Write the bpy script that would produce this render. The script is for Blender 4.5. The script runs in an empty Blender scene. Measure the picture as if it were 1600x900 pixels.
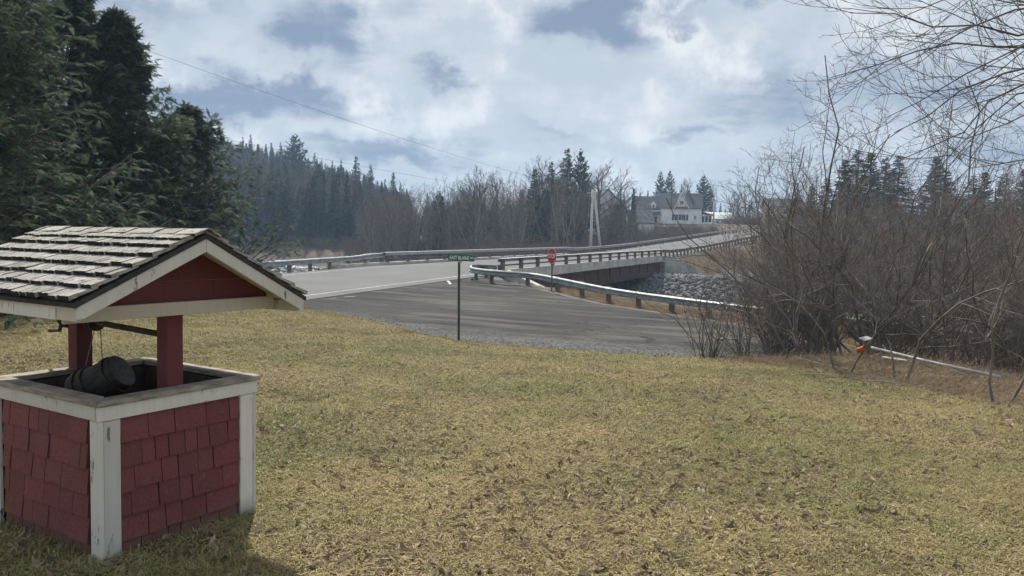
import bpy, bmesh, math, random
import numpy as np
from mathutils import Vector, Matrix

random.seed(7)
RNG = np.random.default_rng(7)
SC = bpy.context.scene
COL = SC.collection
R = math.radians

# ------------------------------------------------------------------ camera
F = 1230.0 / 1600.0
PITCH = math.atan(77 / 1230.0)
cam_d = bpy.data.cameras.new('camera')
cam = bpy.data.objects.new('camera', cam_d)
COL.objects.link(cam)
cam_d.sensor_width = 36.0
cam_d.lens = 36.0 * F
cam_d.clip_start = 0.05
cam_d.clip_end = 5000
cam.matrix_world = (Matrix.Translation((0, 0, 1.6)) @ Matrix.Rotation(R(90) - PITCH, 4, 'X')
                    @ Matrix.Rotation(R(1.2), 4, 'Z'))
SC.camera = cam
SC.render.resolution_x, SC.render.resolution_y = 1024, 576
SC.view_settings.view_transform = 'Standard'
SC.view_settings.look = 'None'
SC.view_settings.exposure = 0.5
SC.view_settings.gamma = 1.0
SC.view_settings.use_curve_mapping = False
SC.cycles.use_denoising = True
SC.cycles.use_adaptive_sampling = True
SC.cycles.adaptive_threshold = 0.02
SC.cycles.max_bounces = 4
SC.cycles.diffuse_bounces = 2
SC.cycles.glossy_bounces = 2
SC.cycles.transmission_bounces = 2
SC.cycles.volume_bounces = 0
SC.cycles.caustics_reflective = False
SC.cycles.caustics_refractive = False

SUN_AZ, SUN_EL = -14.0, 50.0


# ------------------------------------------------------------------ node helpers
class NT:
    def __init__(self, tree):
        self.t = tree
        self.n = tree.nodes
        self.l = tree.links

    def new(self, kind, **kw):
        nd = self.n.new(kind)
        for k, v in kw.items():
            setattr(nd, k, v)
        return nd

    def put(self, sock, v):
        if isinstance(v, bpy.types.NodeSocket):
            self.l.new(v, sock)
        elif isinstance(v, (tuple, list)) and sock.type == 'RGBA' and len(v) == 3:
            sock.default_value = (*v, 1)
        else:
            sock.default_value = v

    def math(self, op, a, b=0.0, c=0.0, clamp=False):
        nd = self.new('ShaderNodeMath', operation=op, use_clamp=clamp)
        for i, v in enumerate((a, b, c)):
            self.put(nd.inputs[i], v)
        return nd.outputs[0]

    def vmath(self, op, a, b=None):
        nd = self.new('ShaderNodeVectorMath', operation=op)
        self.put(nd.inputs[0], a)
        if b is not None:
            self.put(nd.inputs[1], b)
        return nd.outputs[0]

    def noise(self, vec, scale, detail=4.0, rough=0.55, dist=0.0):
        nd = self.new('ShaderNodeTexNoise')
        if vec is not None:
            self.put(nd.inputs['Vector'], vec)
        nd.inputs['Scale'].default_value = scale
        nd.inputs['Detail'].default_value = detail
        nd.inputs['Roughness'].default_value = rough
        nd.inputs['Distortion'].default_value = dist
        return nd.outputs['Fac']

    def ramp(self, v, a, b, ca=0.0, cb=1.0, smooth=True):
        nd = self.new('ShaderNodeMapRange', interpolation_type='SMOOTHSTEP' if smooth else 'LINEAR')
        self.put(nd.inputs['Value'], v)
        for nm, x in (('From Min', a), ('From Max', b), ('To Min', ca), ('To Max', cb)):
            self.put(nd.inputs[nm], x)
        return nd.outputs[0]

    def mix(self, f, a, b):
        nd = self.new('ShaderNodeMix', data_type='RGBA')
        self.put(nd.inputs[0], f)
        self.put(nd.inputs[6], a)
        self.put(nd.inputs[7], b)
        return nd.outputs[2]

    def mul(self, a, b):
        nd = self.new('ShaderNodeMix', data_type='RGBA', blend_type='MULTIPLY')
        nd.inputs[0].default_value = 1.0
        self.put(nd.inputs[6], a)
        self.put(nd.inputs[7], b)
        return nd.outputs[2]

    def grey(self, v):
        nd = self.new('ShaderNodeCombineXYZ')
        for i in range(3):
            self.put(nd.inputs[i], v)
        return nd.outputs[0]

    def scale(self, vec, s):
        nd = self.new('ShaderNodeMapping')
        self.put(nd.inputs['Vector'], vec)
        nd.inputs['Scale'].default_value = s
        return nd.outputs[0]

    def bump(self, h, strength=0.3, dist=0.01):
        nd = self.new('ShaderNodeBump')
        nd.inputs['Strength'].default_value = strength
        nd.inputs['Distance'].default_value = dist
        self.put(nd.inputs['Height'], h)
        return nd.outputs[0]


# ------------------------------------------------------------------ world: broken cloud over blue sky
world = bpy.data.worlds.new('World')
SC.world = world
world.use_nodes = True
W = NT(world.node_tree)
W.n.clear()
sky = W.new('ShaderNodeTexSky', sky_type='NISHITA')
sky.sun_disc = False
sky.sun_elevation = R(SUN_EL)
sky.sun_rotation = R(SUN_AZ)
sky.air_density = 1.2
sky.dust_density = 1.5
bg_sky = W.new('ShaderNodeBackground')
W.l.new(sky.outputs[0], bg_sky.inputs[0])
bg_sky.inputs[1].default_value = 0.07
tc = W.new('ShaderNodeTexCoord')
sep = W.new('ShaderNodeSeparateXYZ')
W.l.new(tc.outputs['Generated'], sep.inputs[0])
dx, dy, dz = sep.outputs
den = W.math('ADD', W.math('MAXIMUM', dz, 0.0), 0.16)
cmb = W.new('ShaderNodeCombineXYZ')
W.put(cmb.inputs[0], W.math('DIVIDE', dx, den))
W.put(cmb.inputs[1], W.math('DIVIDE', dy, den))
q = cmb.outputs[0]
n_big = W.noise(q, 0.9, 7, 0.56)
n_mid = W.noise(W.vmath('ADD', q, (13.1, 4.2, 0)), 2.4, 6, 0.6)
n_fine = W.noise(W.vmath('ADD', q, (3.3, 21.0, 0)), 4.2, 8, 0.60)
n_puff = W.noise(tc.outputs['Generated'], 11.0, 7, 0.6)
# warped direction for the single cloud banks
wob = W.math('MULTIPLY_ADD', W.math('SUBTRACT', n_mid, 0.5), 0.16, W.math('MULTIPLY', W.math('SUBTRACT', n_puff, 0.5), 0.12))
wob2 = W.math('MULTIPLY_ADD', W.math('SUBTRACT', n_puff, 0.5), 0.13, W.math('MULTIPLY', W.math('SUBTRACT', n_big, 0.5), 0.10))
ax = W.math('ADD', dx, wob)
az = W.math('ADD', dz, wob2)


def pix_dir(px, py):
    r, p = R(1.2), PITCH
    f = Vector((0, math.cos(p), -math.sin(p)))
    r0 = Vector((1, 0, 0))
    u0 = r0.cross(f)
    rr = r0 * math.cos(r) + u0 * math.sin(r)
    uu = -r0 * math.sin(r) + u0 * math.cos(r)
    return (f + rr * ((px - 800) / 1230) + uu * ((450 - py) / 1230)).normalized()


banks = [(505, 58, 75, 42, 1.0), (380, 150, 150, 26, 1.05), (935, 42, 88, 40, 1.15), (690, 125, 48, 20, .75), (600, 245, 120, 20, .9),
         (1110, 210, 95, 17, .6), (1205, 160, 90, 50, .7), (1420, 130, 160, 60, .55), (190, 15, 130, 26, .6), (860, 215, 80, 12, .45),
         (1120, 8, 90, 14, .6), (640, 12, 60, 20, .4), (1560, 235, 70, 26, .7)]
acc = None
for (px, py, rx, ry, w) in banks:
    d = pix_dir(px, py)
    ex = W.math('DIVIDE', W.math('SUBTRACT', ax, d.x), rx / 1230)
    ez = W.math('DIVIDE', W.math('SUBTRACT', az, d.z), ry / 1230)
    rr = W.math('ADD', W.math('MULTIPLY', ex, ex), W.math('MULTIPLY', ez, ez))
    b = W.math('MULTIPLY', W.math('EXPONENT', W.math('MULTIPLY', rr, -0.7)), w)
    acc = b if acc is None else W.math('MAXIMUM', acc, b)
acc = W.math('MULTIPLY', acc, W.ramp(dy, 0.1, 0.4))
loose = W.ramp(n_big, 0.58, 0.78, 0, 0.7)                    # the same kind of banks over the rest of the sky
dark = W.math('ADD', W.math('MULTIPLY', acc, W.ramp(n_fine, 0.30, 0.62, 0.7, 1.05)), W.math('MULTIPLY', loose, 0.45))
dark = W.math('MULTIPLY', dark, 1.0, clamp=True)
white = W.mix(W.ramp(W.math('MULTIPLY_ADD', n_puff, 0.5, W.math('MULTIPLY', n_mid, 0.5)), 0.40, 0.60), (0.375, 0.425, 0.48), (0.475, 0.51, 0.55))
white = W.mix(W.ramp(n_puff, 0.52, 0.66, 0, 0.85), white, (0.62, 0.635, 0.655))
ccol = W.mix(W.ramp(dark, 0.14, 0.82), white, (0.165, 0.21, 0.305))
bg_cl = W.new('ShaderNodeBackground')
W.l.new(ccol, bg_cl.inputs[0])
bg_cl.inputs[1].default_value = 1.0
cover = W.ramp(W.math('MULTIPLY_ADD', n_mid, 0.6, W.math('MULTIPLY', n_big, 0.4)), 0.30, 0.5, 0.78, 0.98)
cover = W.math('MAXIMUM', cover, W.math('MULTIPLY', dark, 1.0, clamp=True))
mixs = W.new('ShaderNodeMixShader')
W.put(mixs.inputs[0], cover)
W.l.new(bg_sky.outputs[0], mixs.inputs[1])
W.l.new(bg_cl.outputs[0], mixs.inputs[2])
wo = W.new('ShaderNodeOutputWorld')
W.l.new(mixs.outputs[0], wo.inputs[0])

# ------------------------------------------------------------------ sun through thin cloud
sun_d = bpy.data.lights.new('sun', 'SUN')
sun_d.energy = 4.8
sun_d.angle = R(1.6)
sun_d.color = (1.0, 0.94, 0.84)
sun = bpy.data.objects.new('sun', sun_d)
COL.objects.link(sun)
sdir = Vector((math.sin(R(SUN_AZ)) * math.cos(R(SUN_EL)), math.cos(R(SUN_AZ)) * math.cos(R(SUN_EL)), math.sin(R(SUN_EL))))
sun.rotation_euler = sdir.to_track_quat('Z', 'Y').to_euler()
sun.location = (0, 0, 30)


# ------------------------------------------------------------------ materials
def material(name):
    m = bpy.data.materials.new(name)
    m.use_nodes = True
    t = NT(m.node_tree)
    b = t.n['Principled BSDF']
    return m, t, b


def objvec(t, rnd=True, world_pos=False):
    """Object coordinates shifted per object so that copies do not repeat."""
    if world_pos:
        return t.new('ShaderNodeNewGeometry').outputs['Position'], None
    tcn = t.new('ShaderNodeTexCoord').outputs['Object']
    oi = t.new('ShaderNodeObjectInfo').outputs['Random']
    if not rnd:
        return tcn, oi
    return t.vmath('ADD', tcn, t.grey(t.math('MULTIPLY', oi, 57.0))), oi


def simple(name, c1, c2, scale=5.0, rough=0.8, bump=0.0, stretch=(1, 1, 1), metal=0.0, vary=0.0, world_pos=False, spec=0.3, bdist=0.01):
    m, t, b = material(name)
    v, oi = objvec(t, world_pos=world_pos)
    if stretch != (1, 1, 1):
        v = t.scale(v, stretch)
    n = t.noise(v, scale, 6, 0.6)
    c = t.mix(t.ramp(n, 0.3, 0.7), c1, c2)
    if vary and oi is not None:
        c = t.mul(c, t.grey(t.ramp(oi, 0, 1, 1 - vary, 1 + vary, False)))
    t.put(b.inputs['Base Color'], c)
    b.inputs['Roughness'].default_value = rough
    b.inputs['Metallic'].default_value = metal
    b.inputs['Specular IOR Level'].default_value = spec
    if bump:
        t.put(b.inputs['Normal'], t.bump(n, bump, bdist))
    return m


def leafy(name, c1, c2, scale=0.8, trans=0.3, rough=0.7, attr=None, c3=None, vary=0.2):
    """Foliage: diffuse plus light let through the leaf."""
    m, t, b = material(name)
    if attr:
        a = t.new('ShaderNodeAttribute', attribute_type='INSTANCER', attribute_name=attr).outputs['Fac']
        c = t.mix(a, c1, c2)
        if c3:
            a2 = t.new('ShaderNodeAttribute', attribute_type='INSTANCER', attribute_name='tint2').outputs['Fac']
            c = t.mix(a2, c, c3)
    else:
        v, oi = objvec(t)
        n = t.noise(v, scale, 5, 0.6)
        c = t.mix(t.ramp(n, 0.3, 0.7), c1, c2)
        if vary:
            c = t.mul(c, t.grey(t.ramp(oi, 0, 1, 1 - vary, 1 + vary, False)))
    t.put(b.inputs['Base Color'], c)
    b.inputs['Roughness'].default_value = rough
    b.inputs['Specular IOR Level'].default_value = 0.15
    tr = t.new('ShaderNodeBsdfTranslucent')
    t.put(tr.inputs[0], c)
    mx = t.new('ShaderNodeMixShader')
    mx.inputs[0].default_value = trans
    t.l.new(b.outputs[0], mx.inputs[1])
    t.l.new(tr.outputs[0], mx.inputs[2])
    t.l.new(mx.outputs[0], t.n['Material Output'].inputs[0])
    return m


def painted(name, paint, wood, wear=0.62, stretch=(1, 1, 1), scale=6.0, dirt=(0.16, 0.15, 0.12), low=None, rough=0.65, grain=(40, 40, 2), gamp=0.04):
    """Old paint on wood, worn through to grey in flakes; low = height below which splash dirt sits on it."""
    m, t, b = material(name)
    v, oi = objvec(t)
    g = t.noise(t.scale(v, stretch), scale, 7, 0.65)
    g2 = t.noise(v, scale * 0.35, 4, 0.5)
    flake = t.math('MULTIPLY', t.ramp(g, wear, wear + 0.05), t.ramp(g2, 0.42, 0.6))
    c = t.mix(t.ramp(g2, 0.25, 0.75, 0, 0.35), paint, dirt)
    c = t.mul(c, t.grey(t.ramp(oi, 0, 1, 0.87, 1.12, False)))
    gr = t.noise(t.scale(v, grain), 1.0, 4, 0.6)
    c = t.mul(c, t.grey(t.ramp(gr, 0.3, 0.7, 1 - gamp, 1 + gamp)))
    c = t.mix(flake, c, wood)
    if low is not None:
        z = t.new('ShaderNodeSeparateXYZ')
        t.l.new(t.new('ShaderNodeNewGeometry').outputs['Position'], z.inputs[0])
        dd = t.ramp(t.math('MULTIPLY_ADD', g2, 0.22, z.outputs[2]), low, low + 0.14, 0.75, 0.0)
        c = t.mix(dd, c, (0.12, 0.105, 0.07))
    t.put(b.inputs['Base Color'], c)
    b.inputs['Roughness'].default_value = rough
    b.inputs['Specular IOR Level'].default_value = 0.25
    t.put(b.inputs['Normal'], t.bump(t.math('ADD', t.math('ADD', g, t.math('MULTIPLY', gr, gamp * 4)), t.math('MULTIPLY', flake, -0.6)), 0.4, 0.004))
    return m


M = {}
M['red'] = painted('red_paint', (0.165, 0.046, 0.050), (0.17, 0.09, 0.085), 0.60, (1, 1, .25), 5, grain=(13, 13, 1.2), gamp=0.2, dirt=(0.12, 0.055, 0.05), low=0.1)
M['red_plain'] = painted('red_paint_post', (0.125, 0.033, 0.038), (0.08, 0.05, 0.045), 0.66, (6, 6, 1), 5, dirt=(0.12, 0.04, 0.04))
M['white'] = painted('white_paint', (0.60, 0.585, 0.54), (0.10, 0.085, 0.07), 0.60, (3, 3, 1), 7, dirt=(0.40, 0.38, 0.33), low=0.06)
M['cream'] = painted('cream_paint', (0.56, 0.52, 0.44), (0.2, 0.17, 0.13), 0.68, (1, 1, 1), 5, dirt=(0.40, 0.36, 0.29))
M['rim_wood'] = simple('weathered_rim_wood', (0.16, 0.14, 0.12), (0.36, 0.32, 0.27), 9, 0.85, 0.5, (1, 1, 6), bdist=0.004)
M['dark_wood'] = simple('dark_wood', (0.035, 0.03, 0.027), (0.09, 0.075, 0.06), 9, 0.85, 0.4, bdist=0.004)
M['black_felt'] = simple('black_roofing_felt', (0.022, 0.022, 0.024), (0.05, 0.05, 0.05), 12, 0.9, 0.4)


def shake_mat():
    m, t, b = material('weathered_cedar_shake')
    v, oi = objvec(t)
    st = t.noise(t.scale(v, (1.2, 9, 1)), 2.2, 7, 0.7)
    pt = t.noise(v, 2.3, 5, 0.6)
    c = t.mix(t.ramp(st, 0.32, 0.66), (0.13, 0.122, 0.11), (0.46, 0.435, 0.395))
    c = t.mul(c, t.grey(t.ramp(oi, 0, 1, 0.80, 1.12, False)))
    c = t.mix(t.ramp(pt, 0.58, 0.65), c, (0.055, 0.052, 0.05))
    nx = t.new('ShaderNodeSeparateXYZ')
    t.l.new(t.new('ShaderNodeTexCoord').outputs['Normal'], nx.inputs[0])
    c = t.mix(t.ramp(nx.outputs[0], 0.5, 0.75, 0, 1.0), c, (0.022, 0.021, 0.02))           # weathered end grain, with the shade on the butt ends painted in as near-black
    t.put(b.inputs['Base Color'], c)
    b.inputs['Roughness'].default_value = 0.85
    b.inputs['Specular IOR Level'].default_value = 0.2
    t.put(b.inputs['Normal'], t.bump(st, 0.6, 0.006))
    return m


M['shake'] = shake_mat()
M['galv'] = simple('galvanised_steel', (0.27, 0.295, 0.31), (0.44, 0.465, 0.485), 3, 0.5, 0.0, metal=0.75, vary=0.06)
M['galv_dull'] = simple('weathered_galvanised_steel', (0.27, 0.29, 0.30), (0.42, 0.44, 0.45), 3, 0.55, 0.0, metal=0.5, vary=0.06)
M['post_wood'] = simple('treated_timber_post', (0.10, 0.085, 0.07), (0.20, 0.175, 0.15), 6, 0.9, 0.4, (4, 4, 1))
M['concrete'] = simple('pale_concrete', (0.34, 0.325, 0.295), (0.55, 0.53, 0.48), 1.3, 0.9, 0.25, world_pos=True)
M['weather_steel'] = simple('brown_weathering_steel', (0.055, 0.027, 0.025), (0.10, 0.05, 0.044), 1.2, 0.8, 0.1, world_pos=True)
M['steel_dark'] = simple('dark_steel_rail', (0.10, 0.10, 0.10), (0.20, 0.19, 0.18), 3, 0.6, 0.0, metal=0.5)
M['pole'] = simple('grey_utility_pole_wood', (0.44, 0.43, 0.41), (0.60, 0.59, 0.56), 3, 0.9, 0.2, (5, 5, 1))
M['wire'] = simple('black_wire', (0.02, 0.02, 0.02), (0.04, 0.04, 0.04), 3, 0.6)
M['sign_green'] = simple('green_sign_sheeting', (0.006, 0.105, 0.066), (0.008, 0.125, 0.08), 3, 0.4)
M['sign_white'] = simple('white_sign_sheeting', (0.75, 0.76, 0.75), (0.82, 0.82, 0.81), 3, 0.45)
M['sign_red'] = simple('red_sign_sheeting', (0.44, 0.012, 0.024), (0.50, 0.018, 0.03), 3, 0.4)
M['sign_post'] = simple('dark_green_steel_post', (0.025, 0.04, 0.035), (0.055, 0.07, 0.06), 6, 0.6)
M['bark'] = simple('grey_brown_bark', (0.060, 0.050, 0.044), (0.145, 0.125, 0.11), 3, 0.95, 0.4, (3, 3, 1), vary=0.15)
M['bark_pale'] = simple('pale_grey_bark', (0.14, 0.125, 0.11), (0.27, 0.25, 0.225), 3, 0.95, 0.3, vary=0.12)
M['twig'] = simple('brown_twigs', (0.085, 0.064, 0.056), (0.155, 0.12, 0.105), 1.2, 0.95, vary=0.2)
M['twig_red'] = simple('reddish_brown_twigs', (0.115, 0.073, 0.062), (0.19, 0.13, 0.115), 1.2, 0.95, vary=0.2)
M['twig_near'] = simple('grey_brown_shrub_stems', (0.082, 0.068, 0.062), (0.225, 0.192, 0.172), 2.0, 0.9, 0.2, vary=0.2)
M['cedar'] = leafy('cedar_foliage', (0.042, 0.074, 0.050), (0.23, 0.285, 0.175), trans=0.40, attr='tint')
M['spruce'] = leafy('spruce_needles', (0.014, 0.027, 0.018), (0.035, 0.055, 0.032), 0.6, 0.12, vary=0.25)
M['house_white'] = simple('white_clapboard', (0.76, 0.77, 0.77), (0.85, 0.85, 0.84), 2, 0.7)
M['house_roof'] = simple('slate_grey_shingle_roof', (0.040, 0.047, 0.060), (0.068, 0.076, 0.09), 3, 0.85)
M['tin_roof'] = simple('pale_tin_roof', (0.60, 0.60, 0.59), (0.72, 0.72, 0.71), 2, 0.5)
M['tan_wall'] = simple('tan_siding', (0.42, 0.36, 0.24), (0.5, 0.43, 0.3), 2, 0.8)
M['window_glass'] = simple('dark_window_glass', (0.02, 0.026, 0.034), (0.04, 0.05, 0.06), 1, 0.12, spec=0.6)
M['shutter'] = simple('dark_shutter_paint', (0.03, 0.035, 0.05), (0.045, 0.05, 0.07), 3, 0.6)
M['stone'] = simple('riprap_stone', (0.07, 0.074, 0.08), (0.22, 0.222, 0.23), 1.4, 0.9, 0.5, world_pos=True, bdist=0.03)
M['pvc'] = simple('scuffed_white_pipe', (0.30, 0.30, 0.29), (0.46, 0.455, 0.44), 3, 0.5)
M['orange'] = simple('orange_plastic', (0.36, 0.07, 0.03), (0.46, 0.10, 0.04), 6, 0.5)
M['old_board'] = simple('bleached_old_board', (0.30, 0.27, 0.22), (0.5, 0.47, 0.41), 5, 0.9, 0.3, (1, 6, 1))
M['rope'] = simple('frayed_cord', (0.2, 0.17, 0.12), (0.34, 0.3, 0.22), 20, 0.9)
M['bucket'] = simple('blackened_bucket_wood', (0.016, 0.015, 0.014), (0.05, 0.045, 0.04), 6, 0.6, 0.35, (5, 5, 1), bdist=0.006)
M['iron'] = simple('rusty_iron', (0.03, 0.026, 0.024), (0.075, 0.06, 0.05), 8, 0.65, 0.2, metal=0.3)


# ------------------------------------------------------------------ mesh and object helpers
def mesh(name, verts, faces, mat=None, smooth=False):
    me = bpy.data.meshes.new(name)
    v = np.asarray(verts, dtype=np.float32).reshape(-1, 3)
    if isinstance(faces, np.ndarray):
        n, k = faces.shape
        me.vertices.add(len(v))
        me.vertices.foreach_set('co', v.ravel())
        me.loops.add(n * k)
        me.loops.foreach_set('vertex_index', faces.astype(np.int32).ravel())
        me.polygons.add(n)
        me.polygons.foreach_set('loop_start', np.arange(0, n * k, k, dtype=np.int32))
        me.update(calc_edges=True)
    else:
        me.from_pydata([tuple(map(float, p)) for p in v], [], faces)
        me.update()
    if smooth:
        me.polygons.foreach_set('use_smooth', np.ones(len(me.polygons), dtype=bool))
    if mat is not None:
        me.materials.append(mat)
    return me


def obj(name, me, parent=None, loc=(0, 0, 0), rot=(0, 0, 0), scale=(1, 1, 1)):
    o = bpy.data.objects.new(name, me)
    COL.objects.link(o)
    o.location, o.rotation_euler, o.scale = loc, rot, scale
    if parent is not None:
        o.parent = parent
    return o


def tag(o, label=None, cat=None, group=None, kind=None):
    if label:
        o['label'] = label
    if cat:
        o['category'] = cat
    if group:
        o['group'] = group
    if kind:
        o['kind'] = kind
    return o


def thing(name, label, cat, loc=(0, 0, 0), rotz=0.0, group=None):
    o = obj(name, None, None, loc, (0, 0, rotz))
    o.empty_display_size = 0.2
    return tag(o, label, cat, group)


class MB:
    def __init__(self):
        self.v, self.f = [], []

    def add(self, vs, fs):
        b = len(self.v)
        self.v += [tuple(p) for p in vs]
        self.f += [tuple(i + b for i in f) for f in fs]
        return self

    def box(self, lo, hi, m=None):
        x0, y0, z0 = lo
        x1, y1, z1 = hi
        vs = [Vector(p) for p in ((x0, y0, z0), (x1, y0, z0), (x1, y1, z0), (x0, y1, z0), (x0, y0, z1), (x1, y0, z1), (x1, y1, z1), (x0, y1, z1))]
        if m is not None:
            vs = [m @ p for p in vs]
        return self.add(vs, [(3, 2, 1, 0), (4, 5, 6, 7), (0, 1, 5, 4), (1, 2, 6, 5), (2, 3, 7, 6), (3, 0, 4, 7)])

    def prism(self, poly, a, b):
        """poly: list of 3-D points (flat), extruded from offset a to offset b (vectors)."""
        n = len(poly)
        a, b = Vector(a), Vector(b)
        vs = [Vector(p) + a for p in poly] + [Vector(p) + b for p in poly]
        fs = [tuple(range(n))[::-1], tuple(range(n, 2 * n))] + [(i, (i + 1) % n, n + (i + 1) % n, n + i) for i in range(n)]
        return self.add(vs, fs)

    def tube(self, pts, rad, sides=8, cap=True):
        pts = [Vector(p) for p in pts]
        if not isinstance(rad, (list, tuple)):
            rad = [rad] * len(pts)
        vs, fs = [], []
        for i, p in enumerate(pts):
            t = (pts[min(i + 1, len(pts) - 1)] - pts[max(i - 1, 0)]).normalized()
            ref = Vector((0, 0, 1)) if abs(t.z) < 0.9 else Vector((1, 0, 0))
            a = t.cross(ref).normalized()
            b = t.cross(a)
            for k in range(sides):
                w = 2 * math.pi * k / sides
                vs.append(p + (a * math.cos(w) + b * math.sin(w)) * rad[i])
        for i in range(len(pts) - 1):
            for k in range(sides):
                k2 = (k + 1) % sides
                fs.append((i * sides + k, i * sides + k2, (i + 1) * sides + k2, (i + 1) * sides + k))
        if cap:
            fs.append(tuple(range(sides))[::-1])
            fs.append(tuple(range((len(pts) - 1) * sides, len(pts) * sides)))
        return self.add(vs, fs)

    def lathe(self, prof, sides=20, m=None):
        """prof: (radius, z) pairs round the z axis."""
        vs, fs = [], []
        for r, z in prof:
            for k in range(sides):
                w = 2 * math.pi * k / sides
                p = Vector((r * math.cos(w), r * math.sin(w), z))
                vs.append(m @ p if m is not None else p)
        for i in range(len(prof) - 1):
            for k in range(sides):
                k2 = (k + 1) % sides
                fs.append((i * sides + k, i * sides + k2, (i + 1) * sides + k2, (i + 1) * sides + k))
        return self.add(vs, fs)

    def sweep(self, path, prof, closed=True):
        """profile points (out, up) swept along a path of 3-D points; out is to the right of travel."""
        path = [Vector(p) for p in path]
        n = len(prof)
        vs, fs = [], []
        for i, p in enumerate(path):
            t = path[min(i + 1, len(path) - 1)] - path[max(i - 1, 0)]
            t.z = 0
            t.normalize()
            out = Vector((t.y, -t.x, 0))
            for (a, b) in prof:
                vs.append(p + out * a + Vector((0, 0, b)))
        m = n if closed else n - 1
        for i in range(len(path) - 1):
            for k in range(m):
                k2 = (k + 1) % n
                fs.append((i * n + k, i * n + k2, (i + 1) * n + k2, (i + 1) * n + k))
        if closed:
            fs.append(tuple(range(n)))
            fs.append(tuple(range((len(path) - 1) * n, len(path) * n))[::-1])
        return self.add(vs, fs)

    def mesh(self, name, mat, smooth=False, bevel=0.0):
        me = mesh(name, self.v, self.f, mat, smooth)
        bm = bmesh.new()
        bm.from_mesh(me)
        bmesh.ops.recalc_face_normals(bm, faces=bm.faces)
        if bevel:
            bmesh.ops.bevel(bm, geom=bm.edges[:], offset=bevel, segments=1, affect='EDGES')
        bm.to_mesh(me)
        bm.free()
        return me

    def build(self, name, mat, parent=None, smooth=False, bevel=0.0, **kw):
        return obj(name, self.mesh(name, mat, smooth, bevel), parent, **kw)


def sstep(a, b, x):
    t = np.clip((np.asarray(x, float) - a) / (b - a), 0, 1)
    return t * t * (3 - 2 * t)


def vnoise(x, y, seed=0):
    """cheap smooth value noise for placing things"""
    x, y = np.asarray(x, float), np.asarray(y, float)
    xi, yi = np.floor(x), np.floor(y)
    fx, fy = x - xi, y - yi
    fx, fy = fx * fx * (3 - 2 * fx), fy * fy * (3 - 2 * fy)

    def hsh(a, b):
        s = np.sin(a * 127.1 + b * 311.7 + seed * 74.7) * 43758.5453
        return s - np.floor(s)
    return (hsh(xi, yi) * (1 - fx) * (1 - fy) + hsh(xi + 1, yi) * fx * (1 - fy) + hsh(xi, yi + 1) * (1 - fx) * fy + hsh(xi + 1, yi + 1) * fx * fy)


def fbm(x, y, seed=0, o=4):
    s, a, tot = 0, 1.0, 0
    for i in range(o):
        s = s + a * vnoise(np.asarray(x) * 2 ** i, np.asarray(y) * 2 ** i, seed + i)
        tot += a
        a *= 0.5
    return s / tot

# ------------------------------------------------------------------ lie of the land
BD = np.array((0.392, 0.920))                  # direction of the bridge
BN = np.array((0.920, -0.392))                 # to its downstream side
AX0 = np.array((-4.56, 50.06))                 # road axis at station 0


def axis_pt(s):
    return AX0 + BD * s


def road_z(s):
    return -0.40 + (0.023 * s if s < 0 else 0.008 * s)


_ax = []
for s in np.arange(-75, 40.1, 2.5):
    p = axis_pt(s)
    _ax.append((p[0], p[1], max(road_z(s), -1.25)))
N_A = sum(1 for s in np.arange(-75, 40.1, 2.5) if s <= -2.5)        # approach, up to the abutment
_ctl = [(11.1, 86.9, -0.08), (19.5, 105, .45), (30.5, 126, 1.6), (45, 149, 3.3), (63, 171, 4.9), (90, 194, 6.1), (140, 222, 6.8), (230, 262, 7.2)]


def catmull(pts, n=8):
    pts = [np.array(p, float) for p in pts]
    P = [2 * pts[0] - pts[1]] + pts + [2 * pts[-1] - pts[-2]]
    out = []
    for i in range(1, len(P) - 2):
        for k in range(n):
            t = k / n
            a, b, c, d = P[i - 1], P[i], P[i + 1], P[i + 2]
            out.append(0.5 * ((2 * b) + (c - a) * t + (2 * a - 5 * b + 4 * c - d) * t * t + (3 * b - a - 3 * c + d) * t ** 3))
    out.append(pts[-1])
    return np.array(out)


_far = catmull(_ctl, 6)
ROAD_A = np.array(_ax[:N_A])
ROAD_B = np.vstack([np.array([(*axis_pt(s), road_z(s)) for s in (38.0,)]), _far[1:]])
ROAD_ALL = np.vstack([np.array(_ax), _far[1:]])
RIVER = catmull([(75, 30, 0), (45, 47.5, 0), (7.5, 65, 0), (-9, 78, 0), (-25, 104, 0), (-52, 128, 0), (-95, 142, 0), (-170, 152, 0), (-300, 160, 0)], 6)[:, :2]
WATER_Z = -4.0


def poly_dist(x, y, P, zs=None):
    """distance to polyline, z interpolated, signed side (positive on the right of travel)"""
    x, y = np.asarray(x, float), np.asarray(y, float)
    best = np.full(x.shape, 1e9)
    bz = np.zeros(x.shape)
    side = np.zeros(x.shape)
    for i in range(len(P) - 1):
        a, b = P[i][:2], P[i + 1][:2]
        d = b - a
        L2 = d @ d
        t = np.clip(((x - a[0]) * d[0] + (y - a[1]) * d[1]) / L2, 0, 1)
        ex, ey = x - a[0] - t * d[0], y - a[1] - t * d[1]
        dd = np.hypot(ex, ey)
        m = dd < best
        best = np.where(m, dd, best)
        side = np.where(m, ex * d[1] - ey * d[0], side)
        if zs is not None:
            bz = np.where(m, zs[i] + t * (zs[i + 1] - zs[i]), bz)
    return best, bz, side


EDGE = np.array([(-60, 60), (-30, 40), (-17, 33), (-8.7, 26.6), (-4.5, 23.2), (-1.4, 19.7), (1, 19.1), (3.1, 18.9), (4.5, 18.9), (9, 18.0), (14, 16.0), (22, 11.5), (35, 3), (60, -15)])
FAR_EDGE = np.array([(-60, 75), (-12, 33), (-2.3, 46.5), (-0.4, 42.6), (2.2, 38.2), (5.6, 33.0), (9.0, 28.6), (14, 23.6), (20, 18.5), (30, 9), (50, -10)])


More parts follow.
